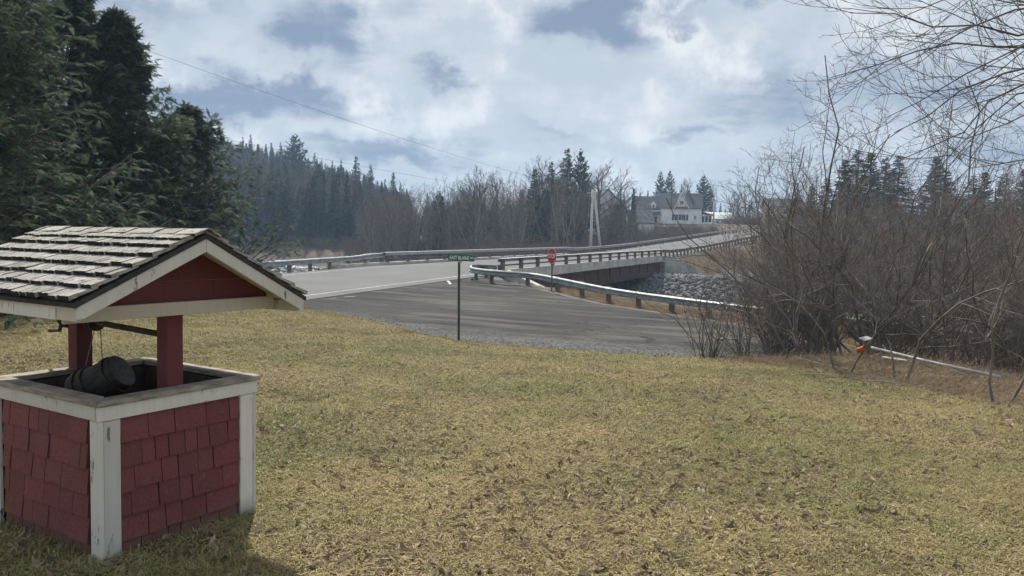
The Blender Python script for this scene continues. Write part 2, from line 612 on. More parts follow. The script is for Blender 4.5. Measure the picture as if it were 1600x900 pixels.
def lawn_edge(x):
    return np.interp(x, EDGE[:, 0], EDGE[:, 1])


def side_z(x, y):
    return -0.90 - 0.042 * (np.asarray(x, float) + 4) + 0.0 * np.asarray(y)


def ground(x, y):
    x, y = np.asarray(x, float), np.asarray(y, float)
    le = lawn_edge(x)
    # the lawn falls from the camera towards the side road
    t = np.clip((y - 4.0) / np.maximum(le - 4.0, 3.0), 0, 1)
    lawn = side_z(np.clip(x, -12, 16), y) * t * (0.75 + 0.25 * t)
    lawn = lawn + 0.05 * (fbm(x * 0.35, y * 0.35, 3) - 0.5) * np.clip(t * 4, 0, 1)
    mound = 0.42 * np.exp(-(((x - 8.2) / 2.6) ** 2 + ((y - 16.6) / 2.6) ** 2))        # brush heap ground under the thicket
    lawn = lawn + mound
    base = np.where(y < le, lawn, side_z(np.clip(x, -12, 16), y) + mound)
    # land beyond the river, the wooded hill and the rise to the houses
    far = -1.9 + 0.6 * (fbm(x * 0.05, y * 0.05, 9) - .5)
    hill = 27.0 * np.exp(-(((x + 140) / 105) ** 2 + ((y - 272) / 72) ** 2))
    rise = 8.2 * sstep(122, 216, y + 0.25 * x) * sstep(-30, 30, x)
    far = far + hill + rise + 3.0 * sstep(300, 700, y)
    rd, _, rs = poly_dist(x, y, RIVER)
    north = rs > 0                                  # right of travel, going upstream
    sA = (x - AX0[0]) * BD[0] + (y - AX0[1]) * BD[1]
    oA = (x - AX0[0]) * BN[0] + (y - AX0[1]) * BN[1]
    base = np.where((oA < -5) & (sA < 60), np.minimum(base, -3.5), base)      # low flood meadow upstream of the road
    base = np.where(north, far, base)
    # river channel
    hw = 12.5 + 7.0 * sstep(0, 22, -x)
    bed = WATER_Z - 0.9
    bank = WATER_Z - 0.9 + np.clip(rd - hw + 3.0, 0, 60) * np.where(north, 0.42, 0.30)
    base = np.where(rd < hw - 3.0, bed, np.minimum(base, bank))
    # road embankments
    for P, w, isA in ((ROAD_A, 5.6, True), (ROAD_B, 5.9, False)):
        d, z, sd = poly_dist(x, y, P[:, :2], P[:, 2])
        z = z - 0.03
        if isA:
            e = np.maximum(np.abs(oA) - w, sA + 3.4)
            fall = np.where((oA > 0) & (rd > 24), 0.07, 0.62)
        else:
            e = np.where(sA < 60, np.maximum(np.abs(oA) - w, 43.4 - sA), d - w)
            e = np.where((sA < 60) & (d - w > e + 8), d - w, e)
            fall = 0.62
        base = np.where(e < 0, z, np.maximum(base, z - e * fall))
        base = np.where(e < 0, z, np.minimum(base, z + np.maximum(e, 0) * 0.45))
    return base


def gz(x, y):
    return float(ground(np.array([x]), np.array([y]))[0])


def at(px, dist):
    """x of something seen at picture column px (photo 1600 wide) that stands dist metres ahead"""
    return (px - 800) / 1230 * dist


def height_for(px, ytop, dist):
    """height of a thing standing dist ahead whose top shows at row ytop"""
    d = pix_dir(px, ytop)
    return 1.6 + d.z / d.y * dist - gz(at(px, dist), dist)


def graded(lo, hi, fine_lo, fine_hi, step, grow=1.12):
    out = list(np.arange(fine_lo, fine_hi + 1e-6, step))
    s, v = step, fine_hi
    while v < hi:
        s *= grow
        v += s
        out.append(min(v, hi))
    s, v = step, fine_lo
    while v > lo:
        s *= grow
        v -= s
        out.insert(0, max(v, lo))
    return np.array(sorted(set(out)))


def ground_mat():
    m, t, b = material('ground_soil_and_turf')
    pos = t.new('ShaderNodeNewGeometry').outputs['Position']
    a = t.new('ShaderNodeAttribute', attribute_name='soil').outputs['Color']
    n1 = t.noise(pos, 0.7, 6, 0.6)
    n2 = t.noise(pos, 14.0, 6, 0.7)
    c = t.mul(a, t.grey(t.ramp(n1, 0.25, 0.75, 0.78, 1.22)))
    c = t.mul(c, t.grey(t.ramp(n2, 0.25, 0.75, 0.62, 1.35)))
    t.put(b.inputs['Base Color'], c)
    b.inputs['Roughness'].default_value = 0.95
    b.inputs['Specular IOR Level'].default_value = 0.1
    t.put(b.inputs['Normal'], t.bump(n2, 0.6, 0.03))
    return m


def make_ground():
    xs = graded(-640, 640, -14, 26, 0.42, 1.10)
    ys = graded(-160, 900, 1.0, 96, 0.5, 1.10)
    X, Y = np.meshgrid(xs, ys)
    Z = ground(X, Y)
    nx, ny = len(xs), len(ys)
    idx = np.arange(nx * ny).reshape(ny, nx)
    faces = np.stack([idx[:-1, :-1], idx[:-1, 1:], idx[1:, 1:], idx[1:, :-1]], -1).reshape(-1, 4)
    V = np.stack([X, Y, Z], -1).reshape(-1, 3)
    me = mesh('ground', V, faces, ground_mat(), True)
    x, y, z = V.T
    lawn = np.array((0.20, 0.155, 0.080))
    litter = np.array((0.150, 0.112, 0.066))
    dry = np.array((0.205, 0.165, 0.105))
    brown = np.array((0.115, 0.088, 0.066))
    gravel = np.array((0.17, 0.165, 0.16))
    c = np.tile(lawn, (len(V), 1))

    def lay(mask, col):
        nonlocal c
        k = np.clip(mask, 0, 1)[:, None]
        c = c * (1 - k) + col * k
    le = lawn_edge(x)
    lay(sstep(-1.5, 1.5, y - (19.0 - (x - 4.4) * 3.4)) * sstep(3.4, 5.6, x), litter)
    lay(sstep(-0.5, 0.4, y - le) * sstep(9.5, 7.0, x), gravel)
    lay(sstep(-0.5, 0.4, y - le) * sstep(7.0, 9.5, x), litter)
    fe = np.interp(x, FAR_EDGE[:, 0], FAR_EDGE[:, 1])
    lay(((y > fe - .3) & (x > -3)).astype(float), np.array((0.125, 0.098, 0.068)))
    rd, _, rs = poly_dist(x, y, RIVER)
    oA_ = (x - AX0[0]) * BN[0] + (y - AX0[1]) * BN[1]
    lay(((rs > 0)).astype(float), brown)
    lay(((rs > 0) & (y > 60) & (x > 5) & (oA_ > 5)).astype(float), dry)
    lay(((oA_ < -6) & (rs <= 0)).astype(float), dry)
    lay((z < WATER_Z + .6).astype(float), np.array((.09, .085, .08)))
    d, _, _ = poly_dist(x, y, ROAD_ALL[:, :2])
    lay(1 - sstep(6.2, 7.2, d), gravel)
    at_ = me.color_attributes.new('soil', 'FLOAT_COLOR', 'POINT')
    at_.data.foreach_set('color', np.hstack([c, np.ones((len(c), 1))]).astype(np.float32).ravel())
    o = obj('ground', me)
    tag(o, kind='structure')
    return o


make_ground()


# ------------------------------------------------------------------ river
def water_mat():
    m, t, b = material('river_water')
    pos = t.new('ShaderNodeNewGeometry').outputs['Position']
    n = t.noise(t.scale(pos, (0.6, 1.4, 1)), 0.55, 6, 0.65)
    n2 = t.noise(t.scale(pos, (0.7, 1.8, 1)), 2.4, 5, 0.7)
    foam = t.math('MULTIPLY', t.ramp(n, 0.49, 0.58), t.ramp(n2, 0.44, 0.56))
    t.put(b.inputs['Base Color'], t.mix(foam, (0.045, 0.05, 0.052), (0.72, 0.74, 0.75)))
    t.put(b.inputs['Roughness'], t.ramp(foam, 0, 1, 0.12, 0.8))
    t.put(b.inputs['Normal'], t.bump(t.math('ADD', n, n2), 1.0, 0.25))
    return m


def strip(name, P, half, z=None, mat=None, zoff=0.0, smooth=True):
    P = np.asarray(P, float)
    vs, fs = [], []
    for i in range(len(P)):
        t = P[min(i + 1, len(P) - 1)][:2] - P[max(i - 1, 0)][:2]
        t = t / np.linalg.norm(t)
        n = np.array((t[1], -t[0]))
        lo, hi = half if isinstance(half, tuple) else (-half, half)
        for w in (lo, (lo + hi) / 2, hi):
            q = P[i][:2] + n * w
            vs.append((q[0], q[1], (P[i][2] if z is None else z) + zoff))
    for i in range(len(P) - 1):
        for k in range(2):
            fs.append((i * 3 + k, (i + 1) * 3 + k, (i + 1) * 3 + k + 1, i * 3 + k + 1))
    return obj(name, mesh(name, vs, fs, mat, smooth))


riv = strip('river', RIVER, 23.0, WATER_Z, water_mat())
tag(riv, kind='structure')


# ------------------------------------------------------------------ roads
def asphalt_mat(name, c1, c2, patch, crack=0.0, gravel=0.0):
    m, t, b = material(name)
    pos = t.new('ShaderNodeNewGeometry').outputs['Position']
    n1 = t.noise(pos, 0.22, 5, 0.6)
    n2 = t.noise(pos, 45.0, 3, 0.7)
    n3 = t.noise(t.scale(pos, (0.35, 1.6, 1)), 0.7, 5, 0.6, 0.4)
    c = t.mix(t.ramp(n1, 0.3, 0.7), c1, c2)
    c = t.mix(t.ramp(n3, 0.45, 0.66, 0, 0.85), c, patch)
    c = t.mul(c, t.grey(t.ramp(n2, 0.2, 0.8, 0.72, 1.28)))
    h = n2
    if crack:
        vo = t.new('ShaderNodeTexVoronoi', feature='DISTANCE_TO_EDGE')
        wv = t.vmath('ADD', t.scale(pos, (0.16, 0.5, 0.3)), t.grey(t.math('MULTIPLY', t.noise(pos, 0.9, 4), 0.8)))
        t.put(vo.inputs['Vector'], wv)
        vo.inputs['Scale'].default_value = 1.0
        line = t.math('MULTIPLY', t.ramp(vo.outputs['Distance'], 0.004, 0.022, 1, 0), t.ramp(n1, 0.42, 0.55))
        c = t.mix(t.math('MULTIPLY', line, crack), c, (0.018, 0.018, 0.018))
    if gravel:
        g = t.new('ShaderNodeTexVoronoi')
        t.put(g.inputs['Vector'], pos)
        g.inputs['Scale'].default_value = 16
        e = t.new('ShaderNodeAttribute', attribute_name='edge').outputs['Fac']
        gc = t.mix(t.new('ShaderNodeSeparateColor').outputs[0], (0.1, 0.1, 0.1), (0.1, 0.1, 0.1))
        sc_ = t.new('ShaderNodeSeparateColor')
        t.l.new(g.outputs['Color'], sc_.inputs[0])
        gc = t.mix(sc_.outputs[0], (0.032, 0.032, 0.031), (0.15, 0.147, 0.143))
        k = t.math('MULTIPLY', t.ramp(t.math('MULTIPLY_ADD', t.noise(pos, 1.4, 5, .6), 0.8, t.math('SUBTRACT', e, 0.5)), 0.35, 0.75), gravel)
        c = t.mix(k, c, gc)
        h = t.math('ADD', n2, t.math('MULTIPLY', t.math('MULTIPLY', g.outputs['Distance'], k), -2.0))
    t.put(b.inputs['Base Color'], c)
    b.inputs['Roughness'].default_value = 0.92
    b.inputs['Specular IOR Level'].default_value = 0.12
    t.put(b.inputs['Normal'], t.bump(h, 0.35, 0.01))
    return m


M['main_asphalt'] = asphalt_mat('pale_worn_asphalt', (0.125, 0.126, 0.128), (0.158, 0.158, 0.159), (0.14, 0.14, 0.14))
M['old_asphalt'] = asphalt_mat('old_cracked_asphalt', (0.026, 0.026, 0.027), (0.052, 0.051, 0.050), (0.100, 0.093, 0.084), 0.9, 0.9)


def worn_line_mat():
    m, t, b = material('worn_white_road_paint')
    pos = t.new('ShaderNodeNewGeometry').outputs['Position']
    k = t.ramp(t.noise(pos, 3.0, 6, 0.7), 0.40, 0.66)
    t.put(b.inputs['Base Color'], t.mix(k, (0.20, 0.20, 0.20), (0.50, 0.50, 0.49)))
    b.inputs['Roughness'].default_value = 0.7
    return m


M['line'] = worn_line_mat()
mr = strip('main_road', ROAD_ALL, 5.15, None, M['main_asphalt'], 0.012)
tag(mr, kind='structure')
obj_ = strip('edge_line', ROAD_ALL, (4.08, 4.19), None, M['line'], 0.018)
obj_.parent = mr
obj_ = strip('edge_line', ROAD_ALL, (-4.19, -4.08), None, M['line'], 0.018)
obj_.parent = mr


def make_side_road():
    E1 = np.array([(-17.5, 33.4), (-12.5, 29.6), (-8.7, 26.6), (-6.4, 24.8), (-4.5, 23.2), (-2.9, 21.3), (-1.4, 19.8), (1, 19.2), (3.1, 19.0), (4.5, 19.0), (7.2, 18.5), (9, 18.0)])
    E2 = []
    for s in (-36, -31, -26, -21.5, -17.5, -13.5, -9.5):            # along the main road's edge, then the far side
        p = axis_pt(s) + BN * 4.95
        E2.append((p[0], p[1]))
    E2 += [(-0.9, 43.0), (0.2, 41.0), (1.6, 38.6), (4.0, 34.8), (9.2, 27.6)]
    A = catmull([(*p, 0) for p in E1], 8)[:, :2]
    B = catmull([(*p, 0) for p in E2], 8)[:, :2]
    nv = 26
    vs, ed = [], []
    n = len(A)
    for i in range(n):
        for k in range(nv):
            v = k / (nv - 1)
            p = A[i] * (1 - v) + B[i] * v
            jag = (fbm(p[0] * 1.7, p[1] * 1.7, 2) - 0.5) * 0.9
            if k == 0:
                p = p + np.array((0.0, jag))
            vs.append((p[0], p[1], 0))
            far_bare = i > 60
            ed.append(max(1 - v * 3.6, (v - 0.86) * 5 if far_bare else 0.35 * max(0, v - .75) * 4, 0))
    vs = np.array(vs)
    vs[:, 2] = ground(vs[:, 0], vs[:, 1]) + 0.022
    d, z, _ = poly_dist(vs[:, 0], vs[:, 1], ROAD_ALL[:, :2], ROAD_ALL[:, 2])
    vs[:, 2] = np.where(d < 6.0, np.minimum(vs[:, 2], z + 0.006), vs[:, 2])
    idx = np.arange(n * nv).reshape(n, nv)
    faces = np.stack([idx[:-1, :-1], idx[1:, :-1], idx[1:, 1:], idx[:-1, 1:]], -1).reshape(-1, 4)[:, ::-1]
    me = mesh('side_road', vs, faces, M['old_asphalt'], True)
    a = me.attributes.new('edge', 'FLOAT', 'POINT')
    a.data.foreach_set('value', np.array(ed, np.float32))
    o = obj('side_road', me)
    tag(o, kind='structure')
    # worn stop bar by the junction
    p0, p1 = np.array((-3.45, 41.0)), np.array((-3.0, 38.2))
    t = (p1 - p0) / np.linalg.norm(p1 - p0)
    nn = np.array((t[1], -t[0])) * 0.07
    pts = []
    for k in range(9):
        c = p0 + (p1 - p0) * k / 8
        for s in (-1, 1):
            pts.append((*(c + s * nn), 0))
    pts = np.array(pts)
    pts[:, 2] = ground(pts[:, 0], pts[:, 1]) + 0.034
    fs = [(2 * k, 2 * k + 1, 2 * k + 3, 2 * k + 2) for k in range(8)]
    obj('stop_bar', mesh('stop_bar', pts, fs, M['line']), o)
    return o


make_side_road()

# ------------------------------------------------------------------ bridge
def bpt(s, off, z):
    """station along the bridge, offset from the axis to the downstream side, height"""
    p = axis_pt(s) + BN * off
    return Vector((p[0], p[1], z))


BM = Matrix(((BN[0], BD[0], 0, 0), (BN[1], BD[1], 0, 0), (0, 0, 1, 0), (0, 0, 0, 1)))      # local x downstream, y along
S0, S1 = -3.0, 40.0
SLOPE = 0.008
bridge = thing('road_bridge', 'steel girder road bridge with concrete deck crossing the river', 'bridge', (AX0[0], AX0[1], 0))
bridge.rotation_euler = (0, 0, math.atan2(BD[1], BD[0]) - math.pi / 2)
ZD = -0.40


def zb(s):
    return ZD + SLOPE * s


def bbar(x0, x1, z0, z1, s0=S0, s1=S1):
    """bar along the bridge between local x0..x1 and heights z0..z1 above the deck line"""
    m = MB()
    poly0 = [(x0, s0, zb(s0) + z0), (x1, s0, zb(s0) + z0), (x1, s0, zb(s0) + z1), (x0, s0, zb(s0) + z1)]
    poly1 = [(x0, s1, zb(s1) + z0), (x1, s1, zb(s1) + z0), (x1, s1, zb(s1) + z1), (x0, s1, zb(s1) + z1)]
    m.add(poly0 + poly1, [(3, 2, 1, 0), (4, 5, 6, 7), (0, 1, 5, 4), (1, 2, 6, 5), (2, 3, 7, 6), (3, 0, 4, 7)])
    return m


bbar(-5.55, 5.55, -0.32, -0.06).build('deck', M['concrete'], bridge)
for sx in (-1, 1):
    lo, hi = sorted((sx * 5.16, sx * 5.58))
    bbar(lo, hi, -0.42, 0.20, S0 - 0.004, S1 + 0.004).build('curb', M['concrete'], bridge)
for x in (-5.2, -1.75, 1.75, 5.2):
    g = bbar(x - 0.02, x + 0.02, -1.72, -0.425)
    for (a, b_) in ((-1.76, -1.72), (-0.425, -0.40)):
        q_ = bbar(x - 0.2, x + 0.2, a, b_)
        g.add(q_.v, q_.f)
    for s in np.arange(0, 39, 3.4):
        q_ = MB().box((x - 0.09, s, zb(s) - 1.32), (x + 0.09, s + 0.02, zb(s) - 0.43))
        g.add(q_.v, q_.f)
    g.build('girder', M['weather_steel'], bridge)
post_me = None
for sx in (-1, 1):
    xr = sx * 5.36
    k = 0
    for s in np.arange(-2.4 if sx > 0 else 2.2, 39.9, 2.8):
        if post_me is None:
            post_me = MB().box((-0.10, -0.13, 0), (0.10, 0.13, 0.60)).mesh('rail_post', M['post_wood'], bevel=0.015)
        obj('rail_post', post_me, bridge, (xr, s, zb(s) + 0.20))
    inn = xr - sx * 0.155
    for (z0, z1) in ((0.66, 0.84), (0.40, 0.50)):
        bbar(min(inn, inn + sx * 0.05), max(inn, inn + sx * 0.05), z0, z1, -2.8 if sx > 0 else 1.8, 39.8).build('rail_bar', M['galv_dull'] if z0 > .6 else M['steel_dark'], bridge)
    bbar(min(xr - .16, xr + .16), max(xr - .16, xr + .16), 0.842, 0.875, -2.8 if sx > 0 else 1.8, 39.8).build('rail_cap', M['galv_dull'], bridge)
# abutments with flared wing walls
for s, sg in ((S0, -1), (S1, 1)):
    m = MB().box((-5.7, min(s, s + sg * 1.0), -5.2), (5.7, max(s, s + sg * 1.0), zb(s) - 0.425))
    m.build('abutment', M['concrete'], bridge, bevel=0.02)
    for sx in (-1, 1):
        a = Vector((sx * 5.72, s - sg * 0.25, 0))
        d = Vector((sx * 0.97, sg * 0.22, 0)).normalized()
        L = 4.0
        n = Vector((d.y, -d.x, 0)) * 0.2
        zt = zb(s) + 0.12
        poly = [a + Vector((0, 0, -5.2)), a + d * L + Vector((0, 0, -5.2)), a + d * L + Vector((0, 0, zt - 1.45)), a + d * (L - .5) + Vector((0, 0, zt - 1.2)), a + Vector((0, 0, zt))]
        w = MB().prism(poly, -n, n).build('wing_wall', M['concrete'], bridge, bevel=0.02)
        cop = [a + Vector((0, 0, zt + .004)), a + d * (L - .5) + Vector((0, 0, zt - 1.196)), a + d * (L - .5) + Vector((0, 0, zt - 1.06)), a + Vector((0, 0, zt + .14))]
        MB().prism(cop, -n * 1.15, n * 1.15).build('coping', M['concrete'], w)


# ------------------------------------------------------------------ guard rails
WB = [(0.000, -.155), (.035, -.150), (.083, -.105), (.083, -.07), (.012, -.02), (.012, .02), (.083, .07), (.083, .105), (.035, .150), (.0, .155)]
WBC = WB + [(a - 0.006, b) for (a, b) in WB[::-1]]


def resample(P, step):
    P = np.asarray(P, float)
    seg = np.hypot(*(P[1:, :2] - P[:-1, :2]).T)
    c = np.concatenate([[0], np.cumsum(seg)])
    n = max(2, int(round(c[-1] / step)) + 1)
    t = np.linspace(0, c[-1], n)
    return np.stack([np.interp(t, c, P[:, k]) for k in range(P.shape[1])], -1)


gr_post = MB().box((-0.09, -0.09, -0.8), (0.09, 0.09, 0.0)).mesh('post', M['post_wood'], bevel=0.01)
gr_block = MB().box((-0.09, -0.07, -0.16), (0.09, 0.07, 0.16)).mesh('spacer_block', M['post_wood'], bevel=0.01)


def guard_rail(label, path, side=1, step=1.9, height=0.70, rise=0.0, mat='galv', rise0=0.0, road=False):
    """path: ground points (x, y); side: +1 when the beam faces right of travel"""
    P = np.array(path, float)
    fine = resample(P, 0.5)
    z = ground(fine[:, 0], fine[:, 1])
    if rise or road:
        z = poly_dist(fine[:, 0], fine[:, 1], ROAD_ALL[:, :2], ROAD_ALL[:, 2])[1] - 0.03
    z = np.convolve(np.pad(z, 4, mode='edge'), np.ones(9) / 9, 'valid')
    z = z + rise * sstep(len(z) - 9, len(z) - 3, np.arange(len(z))) + rise0 * sstep(7, 1, np.arange(len(z)))
    root = thing('guard_rail', label, 'guard rail', (fine[0][0], fine[0][1], z[0]), 0, 'guard rails along the roads')
    o0 = Vector((fine[0][0], fine[0][1], z[0]))
    pts = [Vector((p[0], p[1], zz + height - 0.155)) - o0 for p, zz in zip(fine, z)]
    prof = [(a * side, b) for a, b in WBC]
    bm_ = MB().sweep(pts, prof).build('rail_beam', M[mat], root)
    for q in np.arange(4, len(fine) - 1, 8):                       # lap joints with their bolts
        p, n_ = pts[q], pts[q + 1] - pts[q]
        n_.z = 0
        n_.normalize()
        MB().sweep([p - n_ * 0.16, p + n_ * 0.16], [(a * side + side * (0.006 if i < len(WB) else 0), b) for i, (a, b) in enumerate(WBC)]).build('lap_joint', M[mat], bm_)
    for p in resample(np.column_stack([fine, z]), step):
        i = int(np.argmin(np.hypot(fine[:, 0] - p[0], fine[:, 1] - p[1])))
        t = Vector(pts[min(i + 1, len(pts) - 1)] - pts[max(i - 1, 0)])
        ang = math.atan2(t.y, t.x)
        out = Vector((t.y, -t.x, 0)).normalized() * -side
        base = Vector(p) - o0
        po = obj('post', gr_post, root, base + out * 0.29 + Vector((0, 0, height + 0.01)), (0, 0, ang))
        obj('spacer_block', gr_block, root, base + out * 0.10 + Vector((0, 0, height - 0.155)), (0, 0, ang))
    return root


# near rail: bends round the corner from the bridge end and follows the side road
e0 = axis_pt(-3.0) + BN * 5.33
cur = [(e0[0], e0[1])]
for s in (-4.2, -5.2, -5.9):
    p = axis_pt(s) + BN * (5.33 - (0.0 if s > -4.5 else 0.12 if s > -5.5 else 0.25))
    cur.append((p[0], p[1]))
cen = axis_pt(-6.1) + BN * 6.9
for w in range(0, 8):
    a = math.radians(-8 - w * 21)                                   # swing round the nose
    v = -BN * math.cos(a) * 1.62 + BD * math.sin(a) * 1.62
    cur.append((cen[0] + v[0], cen[1] + v[1]))
cur = catmull([(*p, 0) for p in cur], 4)[:, :2].tolist()
tail = catmull([(cur[-1][0], cur[-1][1], 0), (1.5, 39.9, 0), (4.9, 35.0, 0), (8.9, 29.9, 0), (14.2, 24.6, 0), (20.2, 19.2, 0)], 10)[1:, :2].tolist()
NEAR_RAIL = cur + tail
guard_rail('galvanised guard rail curling round the corner from the bridge along the side road', NEAR_RAIL, 1, 1.9)
L = [axis_pt(s) - BN * 5.5 for s in np.arange(-46, 2.1, 2)]
guard_rail('galvanised guard rail on the river side of the main road before the bridge', [tuple(p) for p in L], 1, 1.95, 0.74, rise=0.12)


def offset_path(P, off):
    P = np.asarray(P, float)
    out = []
    for i in range(len(P)):
        t = P[min(i + 1, len(P) - 1)][:2] - P[max(i - 1, 0)][:2]
        t = t / np.linalg.norm(t)
        out.append(tuple(P[i][:2] + np.array((t[1], -t[0])) * off))
    return out


FP = ROAD_B[1:]
FP = np.vstack([[(*axis_pt(39.9), 0)], FP[1:]])
guard_rail('long guard rail beyond the bridge climbing beside the brush towards the white house', offset_path(FP, -5.5)[:27], 1, 1.9, 0.74, mat='galv_dull', rise0=.12, road=True)
guard_rail('guard rail beyond the bridge on the grass bank above the riprap', offset_path(FP, 5.5)[:25], -1, 1.9, 0.74, mat='galv_dull', rise0=.12, road=True)


# ------------------------------------------------------------------ riprap
def stone_mesh(seed, name='stone'):
    r = np.random.default_rng(seed)
    bm = bmesh.new()
    bmesh.ops.create_icosphere(bm, subdivisions=1, radius=1.0)
    sc = r.uniform(0.6, 1.15, 3)
    for v in bm.verts:
        v.co = Vector((v.co.x * sc[0], v.co.y * sc[1], v.co.z * sc[2])) * float(r.uniform(0.72, 1.2))
    vs = np.array([v.co[:] for v in bm.verts])
    fs = np.array([[v.index for v in f.verts] for f in bm.faces])
    bm.free()
    return vs, fs


def scatter_mesh(templates, pts, scale, rots):
    """joins copies of small templates into one vertex and one face array"""
    V, FS, off = [], [], 0
    pts, scale = np.asarray(pts), np.asarray(scale)
    which = RNG.integers(0, len(templates), len(pts))
    for k, (tv, tf) in enumerate(templates):
        sel = np.where(which == k)[0]
        if not len(sel):
            continue
        Rm = rots[sel]
        v = np.einsum('nij,vj->nvi', Rm, tv) * scale[sel][:, None, None] + pts[sel][:, None, :]
        f = tf[None] + (np.arange(len(sel)) * len(tv))[:, None, None] + off
        V.append(v.reshape(-1, 3))
        FS.append(f.reshape(-1, tf.shape[1]))
        off += len(sel) * len(tv)
    return np.vstack(V), np.vstack(FS)


def rand_rot(n, rng=RNG):
    qn = rng.normal(size=(n, 4))
    qn /= np.linalg.norm(qn, axis=1)[:, None]
    w, x, y, z = qn.T
    return np.stack([np.stack([1 - 2 * (y * y + z * z), 2 * (x * y - z * w), 2 * (x * z + y * w)], -1),
                     np.stack([2 * (x * y + z * w), 1 - 2 * (x * x + z * z), 2 * (y * z - x * w)], -1),
                     np.stack([2 * (x * z - y * w), 2 * (y * z + x * w), 1 - 2 * (x * x + y * y)], -1)], 1)


def make_riprap():
    st = [stone_mesh(k) for k in range(8)]
    n = 26000
    s = RNG.uniform(24, 50, n)
    o = RNG.uniform(-14, 34, n)
    x = AX0[0] + BD[0] * s + BN[0] * o
    y = AX0[1] + BD[1] * s + BN[1] * o
    z = ground(x, y)
    top = np.where((np.abs(o) < 10.5), np.where(s < 40.2, -1.5, -9.0), -1.0 - 0.03 * np.abs(o))
    d, _, _ = poly_dist(x, y, ROAD_B[:, :2])
    ok = (z > WATER_Z - 0.5) & (z < top) & (d > 3)
    x, y, z = x[ok], y[ok], z[ok]
    k = min(len(x), 7500)
    x, y, z = x[:k], y[:k], z[:k]
    sc = RNG.uniform(0.16, 0.42, k) * (0.8 + 0.5 * RNG.random(k) ** 3)
    V, Fc = scatter_mesh(st, np.stack([x, y, z + 0.02], -1), sc, rand_rot(k))
    o_ = obj('riprap', mesh('riprap', V, Fc, M['stone']))
    tag(o_, 'heaped grey riprap stones on the river bank beside the bridge', 'riprap', kind='stuff')
    # boulders in the upstream rapids
    n = 900
    i = RNG.integers(18, len(RIVER) - 14, n)
    c = RIVER[i] + RNG.normal(size=(n, 2)) * 7.5
    sc = RNG.uniform(0.2, 0.65, n)
    V, Fc = scatter_mesh(st, np.column_stack([c, np.full(n, WATER_Z + 0.02)]), sc, rand_rot(n))
    o_ = obj('river_stones', mesh('river_stones', V, Fc, M['stone']))
    tag(o_, 'stones breaking the white water of the rapids', 'river stones', kind='stuff')


make_riprap()

# ------------------------------------------------------------------ signs
def text_obj(name, body, size, mat, parent, loc, rot, width=None):
    cu = bpy.data.curves.new(name, 'FONT')
    cu.body = body
    cu.size = size
    cu.extrude = 0.001
    cu.align_x = 'CENTER'
    cu.align_y = 'CENTER'
    cu.offset = size * 0.012
    cu.materials.append(mat)
    tmp = bpy.data.objects.new(name, cu)
    COL.objects.link(tmp)
    bpy.context.view_layer.update()
    me = bpy.data.meshes.new_from_object(tmp.evaluated_get(bpy.context.evaluated_depsgraph_get()))
    wd = tmp.dimensions.x
    bpy.data.objects.remove(tmp)
    o = obj(name, me, parent, loc, rot)
    if width:
        o.scale.x = width / max(wd, 1e-3)
    return o


sx_, sy_ = -1.32, 19.75
sg = thing('street_sign', 'green street name sign on a thin dark post at the lawn edge', 'street sign', (sx_, sy_, gz(sx_, sy_)), R(18))
H_ = 1.99
MB().box((-0.028, -0.018, -0.4), (0.028, -0.012, H_)).box((-0.028, -0.012, -0.4), (-0.022, 0.014, H_)).box((0.022, -0.012, -0.4), (0.028, 0.014, H_)).build('post', M['sign_post'], sg, rot=(0, R(-0.6), 0))
MB().box((-0.05, -0.02, H_), (0.05, 0.02, H_ + 0.05)).build('bracket', M['galv_dull'], sg)
tilt = obj('sign_plate', MB().box((-0.34, -0.004, 0), (0.34, 0.004, 0.155)).mesh('sign_plate', M['sign_green'], bevel=0.001), sg, (0.03, 0, H_ + 0.035), (0, R(1.5), 0))
for sgn in (-1, 1):
    rt = (R(90), 0, 0 if sgn < 0 else R(180))
    text_obj('lettering', 'EAST BLAINE', 0.125, M['sign_white'], tilt, (-0.05 * -sgn, sgn * 0.0055, 0.078), rt, 0.50)
    text_obj('lettering', 'RD', 0.07, M['sign_white'], tilt, (0.275 * -sgn, sgn * 0.0055, 0.086), rt)

px_, py_ = at(862, 38.6), 38.6
st_ = thing('stop_sign', 'red octagonal stop sign on a steel post behind the guard rail', 'stop sign', (px_, py_, gz(px_, py_)), R(-57))
Hs = 2.1
MB().box((-0.035, -0.02, -0.5), (0.035, -0.012, Hs)).box((-0.035, -0.012, -0.5), (-0.028, 0.02, Hs)).box((0.028, -0.012, -0.5), (0.035, 0.02, Hs)).build('post', M['steel_dark'], st_)


def octagon(r, y0, y1):
    pts = [(r * math.cos(R(22.5 + 45 * k)), 0, r * math.sin(R(22.5 + 45 * k))) for k in range(8)]
    return MB().prism(pts, (0, y0, 0), (0, y1, 0))


pl = octagon(0.405, -0.030, -0.026).build('sign_plate', M['sign_white'], st_, loc=(0, 0, Hs - 0.36))
octagon(0.385, -0.034, -0.0305).build('red_face', M['sign_red'], pl)
text_obj('lettering', 'STOP', 0.30, M['sign_white'], pl, (0, -0.0365, 0.0), (R(90), 0, 0), 0.60)


